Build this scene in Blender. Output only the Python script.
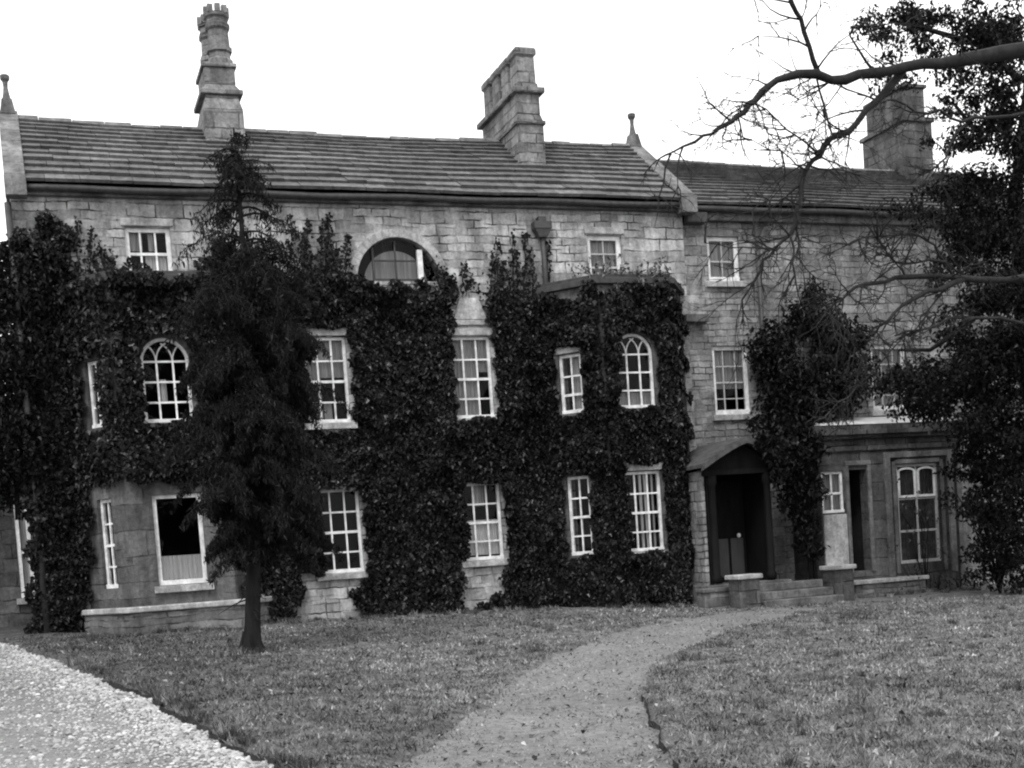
import bpy, math, random
import numpy as np
from mathutils import Vector, Matrix, noise as mnoise

scene = bpy.context.scene
for o in list(bpy.data.objects):
    bpy.data.objects.remove(o)
COL = scene.collection
R = math.radians
rng = np.random.default_rng(7)
random.seed(7)

# ------------------------------------------------------------------ camera
F_PX = 1300.0
CAM = Vector((0.0, 0.0, 1.73))
ROLL, PITCH, YAW, PY = R(-4.019), R(-3.632), R(19.603), 639.0
Fw = Vector((math.sin(YAW) * math.cos(PITCH), math.cos(YAW) * math.cos(PITCH), math.sin(PITCH)))
R0 = Vector((math.cos(YAW), -math.sin(YAW), 0.0))
U0 = R0.cross(Fw)
Rt = R0 * math.cos(ROLL) + U0 * math.sin(ROLL)
Up = -R0 * math.sin(ROLL) + U0 * math.cos(ROLL)
cd = bpy.data.cameras.new('camera')
cam = bpy.data.objects.new('camera', cd)
COL.objects.link(cam)
cd.sensor_width = 36.0
cd.lens = F_PX / 1024 * 36.0
cd.shift_y = (PY - 384.0) / 1024.0
cd.clip_start = 0.1
cd.clip_end = 2000.0
M = Matrix((Rt, Up, -Fw)).transposed().to_4x4()
M.translation = CAM
cam.matrix_world = M
scene.camera = cam

# ------------------------------------------------------------------ sky, sun, exposure
SUN_EL, SUN_AZ = R(52), R(215)
world = bpy.data.worlds.new('World')
scene.world = world
world.use_nodes = True
wn, wl = world.node_tree.nodes, world.node_tree.links
wn.clear()
sky = wn.new('ShaderNodeTexSky')
sky.sky_type = 'NISHITA'
sky.sun_disc = False
sky.sun_elevation = SUN_EL
sky.sun_rotation = SUN_AZ
sky.air_density = 1.0
sky.dust_density = 4.0
bw = wn.new('ShaderNodeRGBToBW')
cl = wn.new('ShaderNodeTexNoise')          # thin unevenness of an overcast sky
cl.inputs['Scale'].default_value = 1.6
cl.inputs['Detail'].default_value = 4
crm = wn.new('ShaderNodeMapRange')
crm.inputs['To Min'].default_value = 9.3
crm.inputs['To Max'].default_value = 11.2
mx = wn.new('ShaderNodeMix')
mx.data_type = 'FLOAT'
mx.inputs['Factor'].default_value = 0.8
bg = wn.new('ShaderNodeBackground')
bg.inputs['Strength'].default_value = 0.105
wo = wn.new('ShaderNodeOutputWorld')
tc = wn.new('ShaderNodeTexCoord')
wl.new(tc.outputs['Generated'], cl.inputs['Vector'])
wl.new(sky.outputs[0], bw.inputs[0])
wl.new(cl.outputs['Fac'], crm.inputs['Value'])
wl.new(bw.outputs[0], mx.inputs['A'])
wl.new(crm.outputs[0], mx.inputs['B'])
wl.new(mx.outputs['Result'], bg.inputs['Color'])
wl.new(bg.outputs[0], wo.inputs['Surface'])
sd = bpy.data.lights.new('sun', 'SUN')
sd.energy = 1.0
sd.angle = R(18)
sd.color = (1, 1, 1)
sun = bpy.data.objects.new('sun', sd)
COL.objects.link(sun)
sdir = Vector((math.cos(SUN_EL) * math.sin(SUN_AZ), math.cos(SUN_EL) * math.cos(SUN_AZ), math.sin(SUN_EL)))
sun.rotation_euler = sdir.to_track_quat('Z', 'Y').to_euler()
vs = scene.view_settings
vs.view_transform = 'Standard'
vs.look = 'None'
vs.exposure = 0.95
vs.gamma = 1.0
scene.cycles.filter_width = 2.1
scene.render.resolution_x = 1024
scene.render.resolution_y = 768

# ------------------------------------------------------------------ helpers
def at(px, py, Y):
    """photo pixel -> the point of the vertical plane y = Y"""
    d = Rt * ((px - 512) / F_PX) + Up * ((PY - py) / F_PX) + Fw
    return CAM + d * (Y / d.y)

def project(P):
    V = np.asarray(P) - np.array(CAM)
    z = V @ np.array(Fw)
    return np.stack([512 + F_PX * (V @ np.array(Rt)) / z, PY - F_PX * (V @ np.array(Up)) / z], -1)

def inpoly(pts, poly):
    x, y = pts[:, 0], pts[:, 1]
    inside = np.zeros(len(pts), bool)
    n = len(poly)
    for i in range(n):
        x1, y1 = poly[i]
        x2, y2 = poly[(i + 1) % n]
        if y1 == y2:
            continue
        c = ((y1 > y) != (y2 > y)) & (x < (x2 - x1) * (y - y1) / (y2 - y1) + x1)
        inside ^= c
    return inside

def smooth(a, b, x):
    t = np.clip((x - a) / (b - a), 0, 1)
    return t * t * (3 - 2 * t)

def _vn(X, Z, seed):
    xi, zi = np.floor(X).astype(np.int64), np.floor(Z).astype(np.int64)
    fx, fz = X - xi, Z - zi
    fx, fz = fx * fx * (3 - 2 * fx), fz * fz * (3 - 2 * fz)
    def h(a, b):
        v = np.sin(a * 127.1 + b * 311.7 + seed * 74.7) * 43758.5453
        return v - np.floor(v)
    return (h(xi, zi) * (1 - fx) + h(xi + 1, zi) * fx) * (1 - fz) + (h(xi, zi + 1) * (1 - fx) + h(xi + 1, zi + 1) * fx) * fz
def fieldn(X, Z, s=1.0, ph=0.0):
    """smooth random field in about -1..1"""
    X, Z = np.asarray(X, float) * s + 50.3, np.asarray(Z, float) * s + 31.7
    return 1.9 * (_vn(X, Z, ph) * .65 + _vn(X * 2.3 + 7, Z * 2.3, ph + 3) * .35 - .5)

class MB:
    def __init__(s):
        s.v, s.f = [], []
    def add(s, vs_, fs):
        o = len(s.v)
        s.v += [tuple(p) for p in vs_]
        s.f += [tuple(i + o for i in f) for f in fs]
    def box(s, x0, x1, y0, y1, z0, z1):
        s.add([(x0, y0, z0), (x1, y0, z0), (x1, y1, z0), (x0, y1, z0), (x0, y0, z1), (x1, y0, z1), (x1, y1, z1), (x0, y1, z1)],
              [(0, 3, 2, 1), (4, 5, 6, 7), (0, 1, 5, 4), (1, 2, 6, 5), (2, 3, 7, 6), (3, 0, 4, 7)])
    def hexa(s, p):
        s.add(p, [(0, 3, 2, 1), (4, 5, 6, 7), (0, 1, 5, 4), (1, 2, 6, 5), (2, 3, 7, 6), (3, 0, 4, 7)])
    def prism(s, poly, z0, z1):
        n = len(poly)
        s.add([(x, y, z0) for x, y in poly] + [(x, y, z1) for x, y in poly],
              [tuple(range(n - 1, -1, -1)), tuple(range(n, 2 * n))] + [(i, (i + 1) % n, n + (i + 1) % n, n + i) for i in range(n)])
    def taper(s, cx, cy, z0, z1, ax, ay, bx, by):
        """square frustum, half sizes a below and b above"""
        s.hexa([(cx - ax, cy - ay, z0), (cx + ax, cy - ay, z0), (cx + ax, cy + ay, z0), (cx - ax, cy + ay, z0),
                (cx - bx, cy - by, z1), (cx + bx, cy - by, z1), (cx + bx, cy + by, z1), (cx - bx, cy + by, z1)])
    def lathe(s, cx, cy, prof, n=10, phase=0.0):
        vs_, fs = [], []
        for r, z in prof:
            for k in range(n):
                a = phase + 2 * math.pi * k / n
                vs_.append((cx + r * math.cos(a), cy + r * math.sin(a), z))
        for j in range(len(prof) - 1):
            for k in range(n):
                k2 = (k + 1) % n
                fs.append((j * n + k, j * n + k2, (j + 1) * n + k2, (j + 1) * n + k))
        fs.append(tuple(range(n - 1, -1, -1)))
        fs.append(tuple((len(prof) - 1) * n + k for k in range(n)))
        s.add(vs_, fs)
    def tube(s, pts, rad, n=6):
        pts = [Vector(p) for p in pts]
        if not hasattr(rad, '__len__'):
            rad = [rad] * len(pts)
        vs_, fs = [], []
        for i, p in enumerate(pts):
            d = (pts[min(i + 1, len(pts) - 1)] - pts[max(i - 1, 0)])
            if d.length < 1e-6:
                d = Vector((0, 0, 1))
            d.normalize()
            a = d.cross(Vector((0.31, 0.94, 0.12)))
            if a.length < 1e-3:
                a = d.cross(Vector((1, 0, 0)))
            a.normalize()
            b = d.cross(a)
            for k in range(n):
                t = 2 * math.pi * k / n
                vs_.append(p + (a * math.cos(t) + b * math.sin(t)) * rad[i])
        for j in range(len(pts) - 1):
            for k in range(n):
                k2 = (k + 1) % n
                fs.append((j * n + k, j * n + k2, (j + 1) * n + k2, (j + 1) * n + k))
        fs.append(tuple(range(n - 1, -1, -1)))
        fs.append(tuple((len(pts) - 1) * n + k for k in range(n)))
        s.add(vs_, fs)
    def obj(s, name, mat, parent=None, smooth_=False, bevel=0.0):
        me = bpy.data.meshes.new(name)
        off = root_loc(parent)
        me.from_pydata([(x - off[0], y - off[1], z - off[2]) for x, y, z in s.v], [], s.f)
        me.validate()
        me.materials.append(mat)
        if smooth_:
            me.polygons.foreach_set('use_smooth', [True] * len(me.polygons))
        o = bpy.data.objects.new(name, me)
        COL.objects.link(o)
        o.parent = parent
        if bevel:
            b = o.modifiers.new('bevel', 'BEVEL')
            b.width = bevel
            b.segments = 2
            b.limit_method = 'ANGLE'
        return o

def root_loc(p):
    v = Vector((0, 0, 0))
    while p:
        v += p.location
        p = p.parent
    return v

def polys_np(name, V, mat, parent=None, tint=None):
    """V: (N,k,3) array of N separate k-gons -> one mesh; tint: N greys in a colour attribute"""
    n, k, _ = V.shape
    V = V - np.array(root_loc(parent))
    me = bpy.data.meshes.new(name)
    me.vertices.add(n * k)
    me.vertices.foreach_set('co', V.reshape(-1).astype(np.float32))
    me.loops.add(n * k)
    me.loops.foreach_set('vertex_index', np.arange(n * k, dtype=np.int32))
    me.polygons.add(n)
    me.polygons.foreach_set('loop_start', np.arange(0, n * k, k, dtype=np.int32))
    me.polygons.foreach_set('loop_total', np.full(n, k, dtype=np.int32))
    me.update(calc_edges=True)
    if tint is not None:
        a = me.attributes.new('tint', 'FLOAT', 'FACE')
        a.data.foreach_set('value', np.asarray(tint, np.float32))
    me.materials.append(mat)
    o = bpy.data.objects.new(name, me)
    COL.objects.link(o)
    o.parent = parent
    return o

def tag(o, label=None, cat=None, group=None, kind=None):
    if label: o['label'] = label
    if cat: o['category'] = cat
    if group: o['group'] = group
    if kind: o['kind'] = kind
    return o

def thing(name, loc, label, cat, group=None):
    o = bpy.data.objects.new(name, None)
    o.empty_display_size = 0.2
    o.location = loc
    COL.objects.link(o)
    return tag(o, label, cat, group)

# ------------------------------------------------------------------ materials (a black and white photograph: greys only)
def g(v):
    return (v, v, v, 1)

class Mat:
    def __init__(s, name, rough=0.8, spec=0.3):
        s.m = bpy.data.materials.new(name)
        s.m.use_nodes = True
        s.n, s.l = s.m.node_tree.nodes, s.m.node_tree.links
        s.b = s.n['Principled BSDF']
        s.b.inputs['Roughness'].default_value = rough
        s.b.inputs['Specular IOR Level'].default_value = spec
        s.pos = s.n.new('ShaderNodeNewGeometry').outputs['Position']
    def noise(s, scale, detail=4, rough=0.6, vec=None, stretch=None):
        t = s.n.new('ShaderNodeTexNoise')
        t.inputs['Scale'].default_value = scale
        t.inputs['Detail'].default_value = detail
        t.inputs['Roughness'].default_value = rough
        v = vec or s.pos
        if stretch:
            mp = s.n.new('ShaderNodeMapping')
            mp.inputs['Scale'].default_value = stretch
            s.l.new(v, mp.inputs['Vector'])
            v = mp.outputs[0]
        s.l.new(v, t.inputs['Vector'])
        return t.outputs['Fac']
    def rng(s, v, a, b, c, d):
        t = s.n.new('ShaderNodeMapRange')
        for k, x in zip(('From Min', 'From Max', 'To Min', 'To Max'), (a, b, c, d)):
            t.inputs[k].default_value = x
        s.l.new(v, t.inputs['Value'])
        return t.outputs[0]
    def math(s, op, a, b):
        t = s.n.new('ShaderNodeMath')
        t.operation = op
        for i, x in enumerate((a, b)):
            if isinstance(x, (int, float)):
                t.inputs[i].default_value = x
            else:
                s.l.new(x, t.inputs[i])
        return t.outputs[0]
    def attr(s, name):
        t = s.n.new('ShaderNodeAttribute')
        t.attribute_name = name
        return t.outputs['Fac']
    def color(s, v):
        s.l.new(v, s.b.inputs['Base Color'])
    def bump(s, h, strength=0.5, dist=0.02):
        t = s.n.new('ShaderNodeBump')
        t.inputs['Strength'].default_value = strength
        t.inputs['Distance'].default_value = dist
        s.l.new(h, t.inputs['Height'])
        s.l.new(t.outputs[0], s.b.inputs['Normal'])

def stone_mat(name, lo, hi, bw_=0.36, bh=0.155, joint=0.3, seed=0.0, joints=True):
    m = Mat(name, 0.92, 0.15)
    sep = m.n.new('ShaderNodeSeparateXYZ')
    m.l.new(m.pos, sep.inputs[0])
    u = m.math('ADD', sep.outputs[0], m.math('MULTIPLY', sep.outputs[1], 0.83))
    w1 = m.rng(m.noise(0.8, 2), 0, 1, -0.06, 0.06)
    w2 = m.rng(m.noise(6.0, 3), 0, 1, -0.03, 0.03)
    uu = m.math('ADD', m.math('ADD', u, w2), seed)
    zz = m.math('ADD', m.math('ADD', sep.outputs[2], w1), w2)
    cmb = m.n.new('ShaderNodeCombineXYZ')
    m.l.new(uu, cmb.inputs[0])
    m.l.new(zz, cmb.inputs[1])
    def brick(w, h, off):
        b = m.n.new('ShaderNodeTexBrick')
        b.offset = off
        b.squash = 1.7
        b.squash_frequency = 3
        b.inputs['Scale'].default_value = 1.0
        b.inputs['Brick Width'].default_value = w
        b.inputs['Row Height'].default_value = h
        b.inputs['Mortar Size'].default_value = 0.014
        b.inputs['Mortar Smooth'].default_value = 0.35
        b.inputs['Color1'].default_value = g(0.0)
        b.inputs['Color2'].default_value = g(1.0)
        b.inputs['Mortar'].default_value = g(0.5)
        m.l.new(cmb.outputs[0], b.inputs['Vector'])
        return b
    b1 = brick(bw_, bh, 0.42)
    b2 = brick(bw_ * 1.35, bh * 1.5, 0.37)
    sel = m.rng(m.noise(0.55, 2), 0.47, 0.53, 0, 1)
    def pick(o):
        x = m.n.new('ShaderNodeMix')
        x.data_type = 'FLOAT'
        m.l.new(sel, x.inputs['Factor'])
        m.l.new(b1.outputs[o], x.inputs['A'])
        m.l.new(b2.outputs[o], x.inputs['B'])
        return x.outputs['Result']
    bc, bf = pick('Color'), pick('Fac')
    stain = m.rng(m.noise(1.3, 7, 0.72, stretch=(1.8, 1.8, 0.3)), 0.3, 0.7, 0.42, 1.3)
    fine = m.rng(m.noise(15, 6, 0.8), 0.25, 0.75, 0.55, 1.4)
    blot = m.rng(m.noise(3.8, 5, 0.75), 0.32, 0.7, 0.62, 1.25)
    mid = (lo + hi) / 2
    tint = m.rng(bc, 0, 1, mid + (lo - mid) * .75, mid + (hi - mid) * .75) if joints else m.rng(m.noise(2.0, 4), 0.3, 0.7, lo, hi)
    c = m.math('MULTIPLY', m.math('MULTIPLY', tint, stain), m.math('MULTIPLY', fine, blot))
    if joints:
        # joints are mortar of uneven darkness: open and dirty here, pointed there
        jd = m.rng(m.noise(2.2, 4), 0.4, 0.6, joint * .8, 1.05)
        mixn = m.n.new('ShaderNodeMix')
        mixn.data_type = 'FLOAT'
        m.l.new(bf, mixn.inputs['Factor'])
        m.l.new(c, mixn.inputs['A'])
        m.l.new(m.math('MULTIPLY', c, jd), mixn.inputs['B'])
        c = mixn.outputs['Result']
        h = m.math('SUBTRACT', m.math('ADD', m.math('MULTIPLY', m.noise(9, 5, 0.7), 1.1), m.math('MULTIPLY', bc, 0.5)), m.math('MULTIPLY', bf, 0.9))
    else:
        h = m.noise(9, 6, 0.7)
    m.color(c)
    m.bump(h, 0.9, 0.03)
    return m.m

def simple_mat(name, lo, hi, scale=6, rough=0.8, spec=0.3, bump=0.3, bd=0.01, stretch=None, tint=None):
    m = Mat(name, rough, spec)
    n = m.noise(scale, 5, 0.65, stretch=stretch)
    c = m.rng(n, 0.3, 0.7, lo, hi)
    if tint:
        c = m.math('MULTIPLY', c, m.attr('tint'))
    m.color(c)
    if bump:
        m.bump(n, bump, bd)
    return m.m

MAT = {}
MAT['stone'] = stone_mat('coursed_stone', 0.24, 0.57, joint=.16)
MAT['wing_stone'] = stone_mat('wing_stone', 0.16, 0.38, 0.28, 0.13, 0.3, 3.3)
MAT['dark_stone'] = stone_mat('weathered_ashlar', 0.05, 0.12, 0.5, 0.26, 0.4, 1.7)
MAT['chimney_stone'] = stone_mat('chimney_stone', 0.13, 0.29, 0.36, 0.2, 0.4, 5.1)
MAT['sooty_stone'] = stone_mat('sooty_chimney_stone', 0.07, 0.16, 0.36, 0.2, 0.5, 6.1)
MAT['plain_stone'] = stone_mat('dressed_stone', 0.3, 0.5, joints=False)
MAT['coping_stone'] = stone_mat('coping_stone', 0.13, 0.26, joints=False)
MAT['grey_stone'] = stone_mat('grey_dressed_stone', 0.11, 0.22, joints=False)
MAT['step_stone'] = stone_mat('step_stone', 0.09, 0.19, joints=False)
MAT['bay_stone'] = stone_mat('bay_ashlar', 0.08, 0.16, 0.55, 0.29, 0.55, 2.2)
MAT['plinth'] = stone_mat('plinth_stone', 0.1, 0.24, 0.55, 0.11, 0.35, 0.9)
m = Mat('stone_slates', 0.85, 0.25)
n1 = m.noise(7, 6, 0.75)
n2 = m.rng(m.noise(0.8, 4, 0.6), 0.3, 0.7, 0.72, 1.2)
n3 = m.rng(m.noise(2.6, 6, 0.8), 0.55, 0.72, 1.0, 1.75)      # lichen
m.color(m.math('MULTIPLY', m.math('MULTIPLY', m.math('MULTIPLY', m.rng(n1, 0.3, 0.7, 0.05, 0.16), m.attr('tint')), n2), n3))
m.bump(n1, 0.5, 0.015)
MAT['slate'] = m.m
MAT['paint'] = simple_mat('white_window_paint', 0.42, 0.86, 7, 0.5, 0.4, 0.15, 0.003)
MAT['grey_paint'] = simple_mat('grey_window_paint', 0.3, 0.46, 18, 0.6, 0.3, 0.15, 0.003)
MAT['iron'] = simple_mat('cast_iron', 0.025, 0.06, 10, 0.6, 0.4, 0.3, 0.004)
MAT['lead'] = simple_mat('lead_sheet', 0.025, 0.06, 6, 0.7, 0.3, 0.3, 0.006)
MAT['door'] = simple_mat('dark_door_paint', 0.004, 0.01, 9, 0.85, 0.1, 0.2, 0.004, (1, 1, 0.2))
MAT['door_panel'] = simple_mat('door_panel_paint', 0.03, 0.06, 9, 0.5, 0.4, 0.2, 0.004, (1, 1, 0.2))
MAT['brass'] = simple_mat('worn_brass', 0.5, 0.7, 9, 0.35, 0.6, 0, 0)
MAT['room'] = simple_mat('dark_room_lining', 0.02, 0.04, 3, 0.9, 0.1, 0, 0)
MAT['curtain'] = simple_mat('grey_curtain_cloth', 0.22, 0.5, 3, 0.95, 0.05, 0.3, 0.02, (9, 9, 0.5))
MAT['net'] = simple_mat('white_curtain_cloth', 0.5, 0.8, 5, 0.95, 0.05, 0.3, 0.02, (8, 8, 0.6))
MAT['hood'] = simple_mat('weathered_hood', .035, .1, 7, .9, .15, .5, .02)
MAT['ivy_stem'] = simple_mat('ivy_stem_bark', 0.003, 0.009, 14, .95, .05, .6, .02, (1, 1, .25))
MAT['dull'] = simple_mat('dull_blind_cloth', 0.06, 0.2, 5, .95, .05, .2, .01)
MAT['bark'] = simple_mat('dark_bark', 0.005, 0.018, 14, 0.9, 0.15, 0.8, 0.03, (1, 1, 0.25))
MAT['twig'] = simple_mat('bare_branch_bark', 0.008, 0.026, 10, 0.85, 0.2, 0.5, 0.01)
MAT['wood'] = simple_mat('weathered_wood', 0.14, 0.26, 10, 0.85, 0.2, 0.4, 0.01, (1, 1, 0.1))
MAT['soil'] = simple_mat('bare_soil', 0.012, 0.04, 9, 0.95, 0.1, 0.9, 0.04)

def leaf_mat(name, lo, hi, rough, spec):
    m = Mat(name, rough, spec)
    c = m.math('MULTIPLY', m.rng(m.noise(2.2, 3), 0.3, 0.7, lo, hi), m.attr('tint'))
    m.color(c)
    m.l.new(m.rng(m.attr('tint'), 0.5, 6.0, spec * .25, min(1.0, spec * 1.25)), m.b.inputs['Specular IOR Level'])
    return m.m
MAT['ivy'] = leaf_mat('ivy_leaves', 0.003, 0.009, 0.42, 0.36)
MAT['conifer'] = leaf_mat('conifer_needles', 0.008, 0.018, 0.75, 0.12)
MAT['evergreen'] = leaf_mat('evergreen_leaves', 0.005, 0.015, 0.5, 0.25)
MAT['shrub'] = leaf_mat('shrub_leaves', 0.02, 0.045, 0.5, 0.3)
MAT['grass'] = leaf_mat('grass_blades', 0.09, 0.21, 0.75, 0.15)
MAT['litter'] = leaf_mat('dead_leaves', 0.2, 0.3, 0.8, 0.2)
MAT['gravel'] = leaf_mat('pale_gravel', 0.27, 0.4, 0.95, 0.1)

m = Mat('lawn_turf', 0.95, 0.1)
a = m.rng(m.noise(0.55, 5, 0.6), 0.3, 0.7, 0.75, 1.3)
b = m.rng(m.noise(5, 7, 0.85), 0.34, 0.68, 0.025, 0.26)
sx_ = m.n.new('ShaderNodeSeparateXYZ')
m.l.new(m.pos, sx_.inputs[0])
tree_shade = m.math('ADD', m.math('SUBTRACT', sx_.outputs[0], m.math('MULTIPLY', sx_.outputs[1], .12)), m.rng(m.noise(.5, 3), .3, .7, -.8, .8))
m.color(m.math('MULTIPLY', m.math('MULTIPLY', a, b), m.rng(tree_shade, -.6, 2.0, .6, 1.0)))     # shade on the tree's side, painted into the turf colour
m.bump(m.noise(14, 6, 0.8), 0.9, 0.05)
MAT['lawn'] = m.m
m = Mat('worn_path', 0.95, 0.1)
a = m.rng(m.noise(1.0, 5, 0.6), 0.3, 0.7, 0.8, 1.15)
b = m.rng(m.noise(11, 8, 0.9), 0.34, 0.68, 0.085, 0.31)
m.color(m.math('MULTIPLY', a, b))
m.bump(m.noise(18, 7, 0.85), 0.8, 0.03)
MAT['path'] = m.m
m = Mat('gravel_bed', 0.95, 0.1)
a = m.rng(m.noise(0.9, 5, 0.6), 0.3, 0.7, 0.72, 1.12)
b = m.rng(m.noise(22, 6, 0.8), 0.3, 0.72, 0.13, 0.33)
m.color(m.math('MULTIPLY', a, b))
m.bump(m.noise(24, 6, 0.8), 0.9, 0.03)
MAT['drive'] = m.m

def glass():
    m = bpy.data.materials.new('old_window_glass')
    m.use_nodes = True
    n, l = m.node_tree.nodes, m.node_tree.links
    n.clear()
    o = n.new('ShaderNodeOutputMaterial')
    mix = n.new('ShaderNodeMixShader')
    tr = n.new('ShaderNodeBsdfTransparent')
    tr.inputs[0].default_value = g(0.8)
    gl = n.new('ShaderNodeBsdfGlossy')
    gl.inputs['Roughness'].default_value = 0.06
    gl.inputs['Color'].default_value = g(0.9)
    fr = n.new('ShaderNodeFresnel')
    fr.inputs['IOR'].default_value = 1.22
    geo = n.new('ShaderNodeNewGeometry')
    nz = n.new('ShaderNodeTexNoise')
    nz.inputs['Scale'].default_value = 5
    bp = n.new('ShaderNodeBump')
    bp.inputs['Strength'].default_value = 0.25
    bp.inputs['Distance'].default_value = 0.02
    l.new(geo.outputs['Position'], nz.inputs['Vector'])
    l.new(nz.outputs['Fac'], bp.inputs['Height'])
    l.new(bp.outputs[0], gl.inputs['Normal'])
    l.new(fr.outputs[0], mix.inputs[0])
    l.new(tr.outputs[0], mix.inputs[1])
    l.new(gl.outputs[0], mix.inputs[2])
    l.new(mix.outputs[0], o.inputs[0])
    return m
MAT['glass'] = glass()

# ------------------------------------------------------------------ ground, drive, path
def plane_z(X, Y):
    Xc = np.clip(X, -12, 28)
    Yc = np.clip(Y, -8, 27)
    return -0.031 * Xc + 0.04 * Yc
DR = np.array([(2.55, -12.0), (2.3, 2.0), (1.52, 9.33), (0.96, 14.19), (0.2, 18.74), (-1.3, 26.03), (-2.4, 34.0)])
PL = np.array([(-0.9, 2.0), (1.2, 7.0), (1.95, 8.89), (3.4, 11.34), (6.03, 15.52), (8.17, 18.2), (10.73, 20.2), (12.6, 21.0)])
PR = np.array([(2.6, 3.5), (3.5, 6.6), (4.03, 7.99), (4.81, 10.01), (5.58, 11.81), (6.94, 14.2), (9.54, 17.2), (13.6, 20.6)])
PATH_POLY = [tuple(p) for p in PL] + [tuple(p) for p in PR[::-1]]
def poly_dist(P, line):
    d = np.full(len(P), 1e9)
    for a_, b_ in zip(line[:-1], line[1:]):
        ab = b_ - a_
        t = np.clip(((P - a_) @ ab) / (ab @ ab), 0, 1)
        d = np.minimum(d, np.linalg.norm(P - (a_ + t[:, None] * ab), axis=1))
    return d
def wob(P):
    return 0.05 * np.sin(P[:, 0] * 5.1 + P[:, 1] * 3.3) + 0.035 * np.sin(P[:, 1] * 9.7 - P[:, 0] * 4.0) + 0.02 * np.sin(P[:, 1] * 23)
def drive_sd(P):                                   # >0 on the drive side
    xe = np.interp(P[:, 1], DR[:, 1], DR[:, 0])
    return xe - P[:, 0] + wob(P) * 0.7
def path_sd(P):                                    # >0 inside the path
    ins = inpoly(P, PATH_POLY)
    d = np.minimum(poly_dist(P, PL), poly_dist(P, PR))
    return np.where(ins, d, -d) + wob(P) * .3 + .1 * fieldn(P[:, 0], P[:, 1], 1.2, 4)
def path_left(P):                                  # 1 at the left, unedged side of the path
    return smooth(-.2, .2, poly_dist(P, PR) - poly_dist(P, PL)) * smooth(15, 11, P[:, 1])
def bumps(P):
    return (0.018 * np.sin(P[:, 0] * 1.7 + 0.6) * np.sin(P[:, 1] * 1.3 + 1.0) + 0.012 * np.sin(P[:, 0] * 3.9 + P[:, 1] * 2.2) + 0.006 * np.sin(P[:, 0] * 9.3 - P[:, 1] * 7.1))
def lawn_z(P):
    z = plane_z(P[:, 0], P[:, 1]) + bumps(P)
    z = z - 0.14 * smooth(-0.03, 0.06, drive_sd(P))
    depth = 0.065 - 0.035 * smooth(9, 16, P[:, 1])
    soft = path_left(P)
    sd_ = path_sd(P)
    return z - depth * (smooth(-0.03, 0.06, sd_) * (1 - soft) + smooth(-0.12, .3, sd_) * soft)
def drive_z(P):
    return plane_z(P[:, 0], P[:, 1]) + bumps(P) - 0.075 + 0.022 * np.exp(-((drive_sd(P) - 0.3) / 0.18) ** 2)
def path_z(P):
    depth = 0.05 - 0.03 * smooth(9, 16, P[:, 1])
    return plane_z(P[:, 0], P[:, 1]) + bumps(P) - depth

def grid(name, xs, ys, zf, mat, keep=None):
    X, Y = np.meshgrid(xs, ys)
    P = np.stack([X.ravel(), Y.ravel()], 1)
    Z = zf(P)
    nx = len(xs)
    ok = keep(P) if keep else np.ones(len(P), bool)
    fs = []
    for j in range(len(ys) - 1):
        b0 = j * nx
        for i in range(nx - 1):
            q = (b0 + i, b0 + i + 1, b0 + nx + i + 1, b0 + nx + i)
            if ok[q[0]] or ok[q[1]] or ok[q[2]] or ok[q[3]]:
                fs.append(q)
    used = sorted({i for f in fs for i in f})
    ren = {u: k for k, u in enumerate(used)}
    me = bpy.data.meshes.new(name)
    me.from_pydata([(P[i, 0], P[i, 1], Z[i]) for i in used], [], [tuple(ren[i] for i in f) for f in fs])
    me.polygons.foreach_set('use_smooth', [True] * len(me.polygons))
    me.materials.append(mat)
    o = bpy.data.objects.new(name, me)
    COL.objects.link(o)
    return tag(o, kind='structure')
def axis(a, b, far, step):
    core = np.arange(a, b + step * 0.5, step)
    k = np.array([1, 3, 7, 15, 30, 60, 120, 240, 400.0])
    k = k[k < far]
    return np.concatenate([a - k[::-1], core, b + k])
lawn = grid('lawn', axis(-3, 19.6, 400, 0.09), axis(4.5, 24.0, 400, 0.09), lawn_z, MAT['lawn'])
grid('gravel_drive', np.arange(-14, 3.2, 0.12), np.arange(-8, 34, 0.12), drive_z, MAT['drive'], lambda P: drive_sd(P) > -0.1)
grid('path', np.arange(-1.2, 14, 0.1), np.arange(1.8, 21.6, 0.1), path_z, MAT['path'], lambda P: path_sd(P) > -0.1)

def turf_edge(name, line, yr, side, top, bot):
    ys = np.arange(yr[0], yr[1], .06)
    lo_ = np.argsort(line[:, 1])
    xs = np.interp(ys, line[lo_, 1], line[lo_, 0])
    P = np.stack([xs, ys], 1)
    P[:, 0] += (wob(P) * (.7 if name == 'drive_edge' else -.3)) + side
    pz = plane_z(P[:, 0], P[:, 1]) + bumps(P)
    n = len(P)
    fade = smooth(yr[0], yr[0] + .5, ys) * smooth(yr[1], yr[1] - 2.5, ys)
    jig = -.012 + .03 * np.clip(fieldn(ys, ys * 0 + 3, 1.6, 5), -1, .4) + rng.uniform(-.003, .003, n)
    t_ = np.concatenate([P, (pz + bot + (top - bot) * fade + jig)[:, None]], 1)
    b_ = np.concatenate([P - np.array([[.025 * (1 if name == 'drive_edge' else 1), 0]]), (pz + bot)[:, None]], 1)
    me = bpy.data.meshes.new(name)
    me.from_pydata([tuple(v) for v in t_] + [tuple(v) for v in b_], [], [(i, i + 1, n + i + 1, n + i) for i in range(n - 1)])
    me.materials.append(MAT['soil'])
    o = bpy.data.objects.new(name, me)
    COL.objects.link(o)
    tag(o, kind='structure')
turf_edge('drive_edge', DR, (5.5, 18.0), -.02, -.002, -.11)
turf_edge('path_edge', PR, (5.0, 13.5), -.035, .016, -.075)

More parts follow.
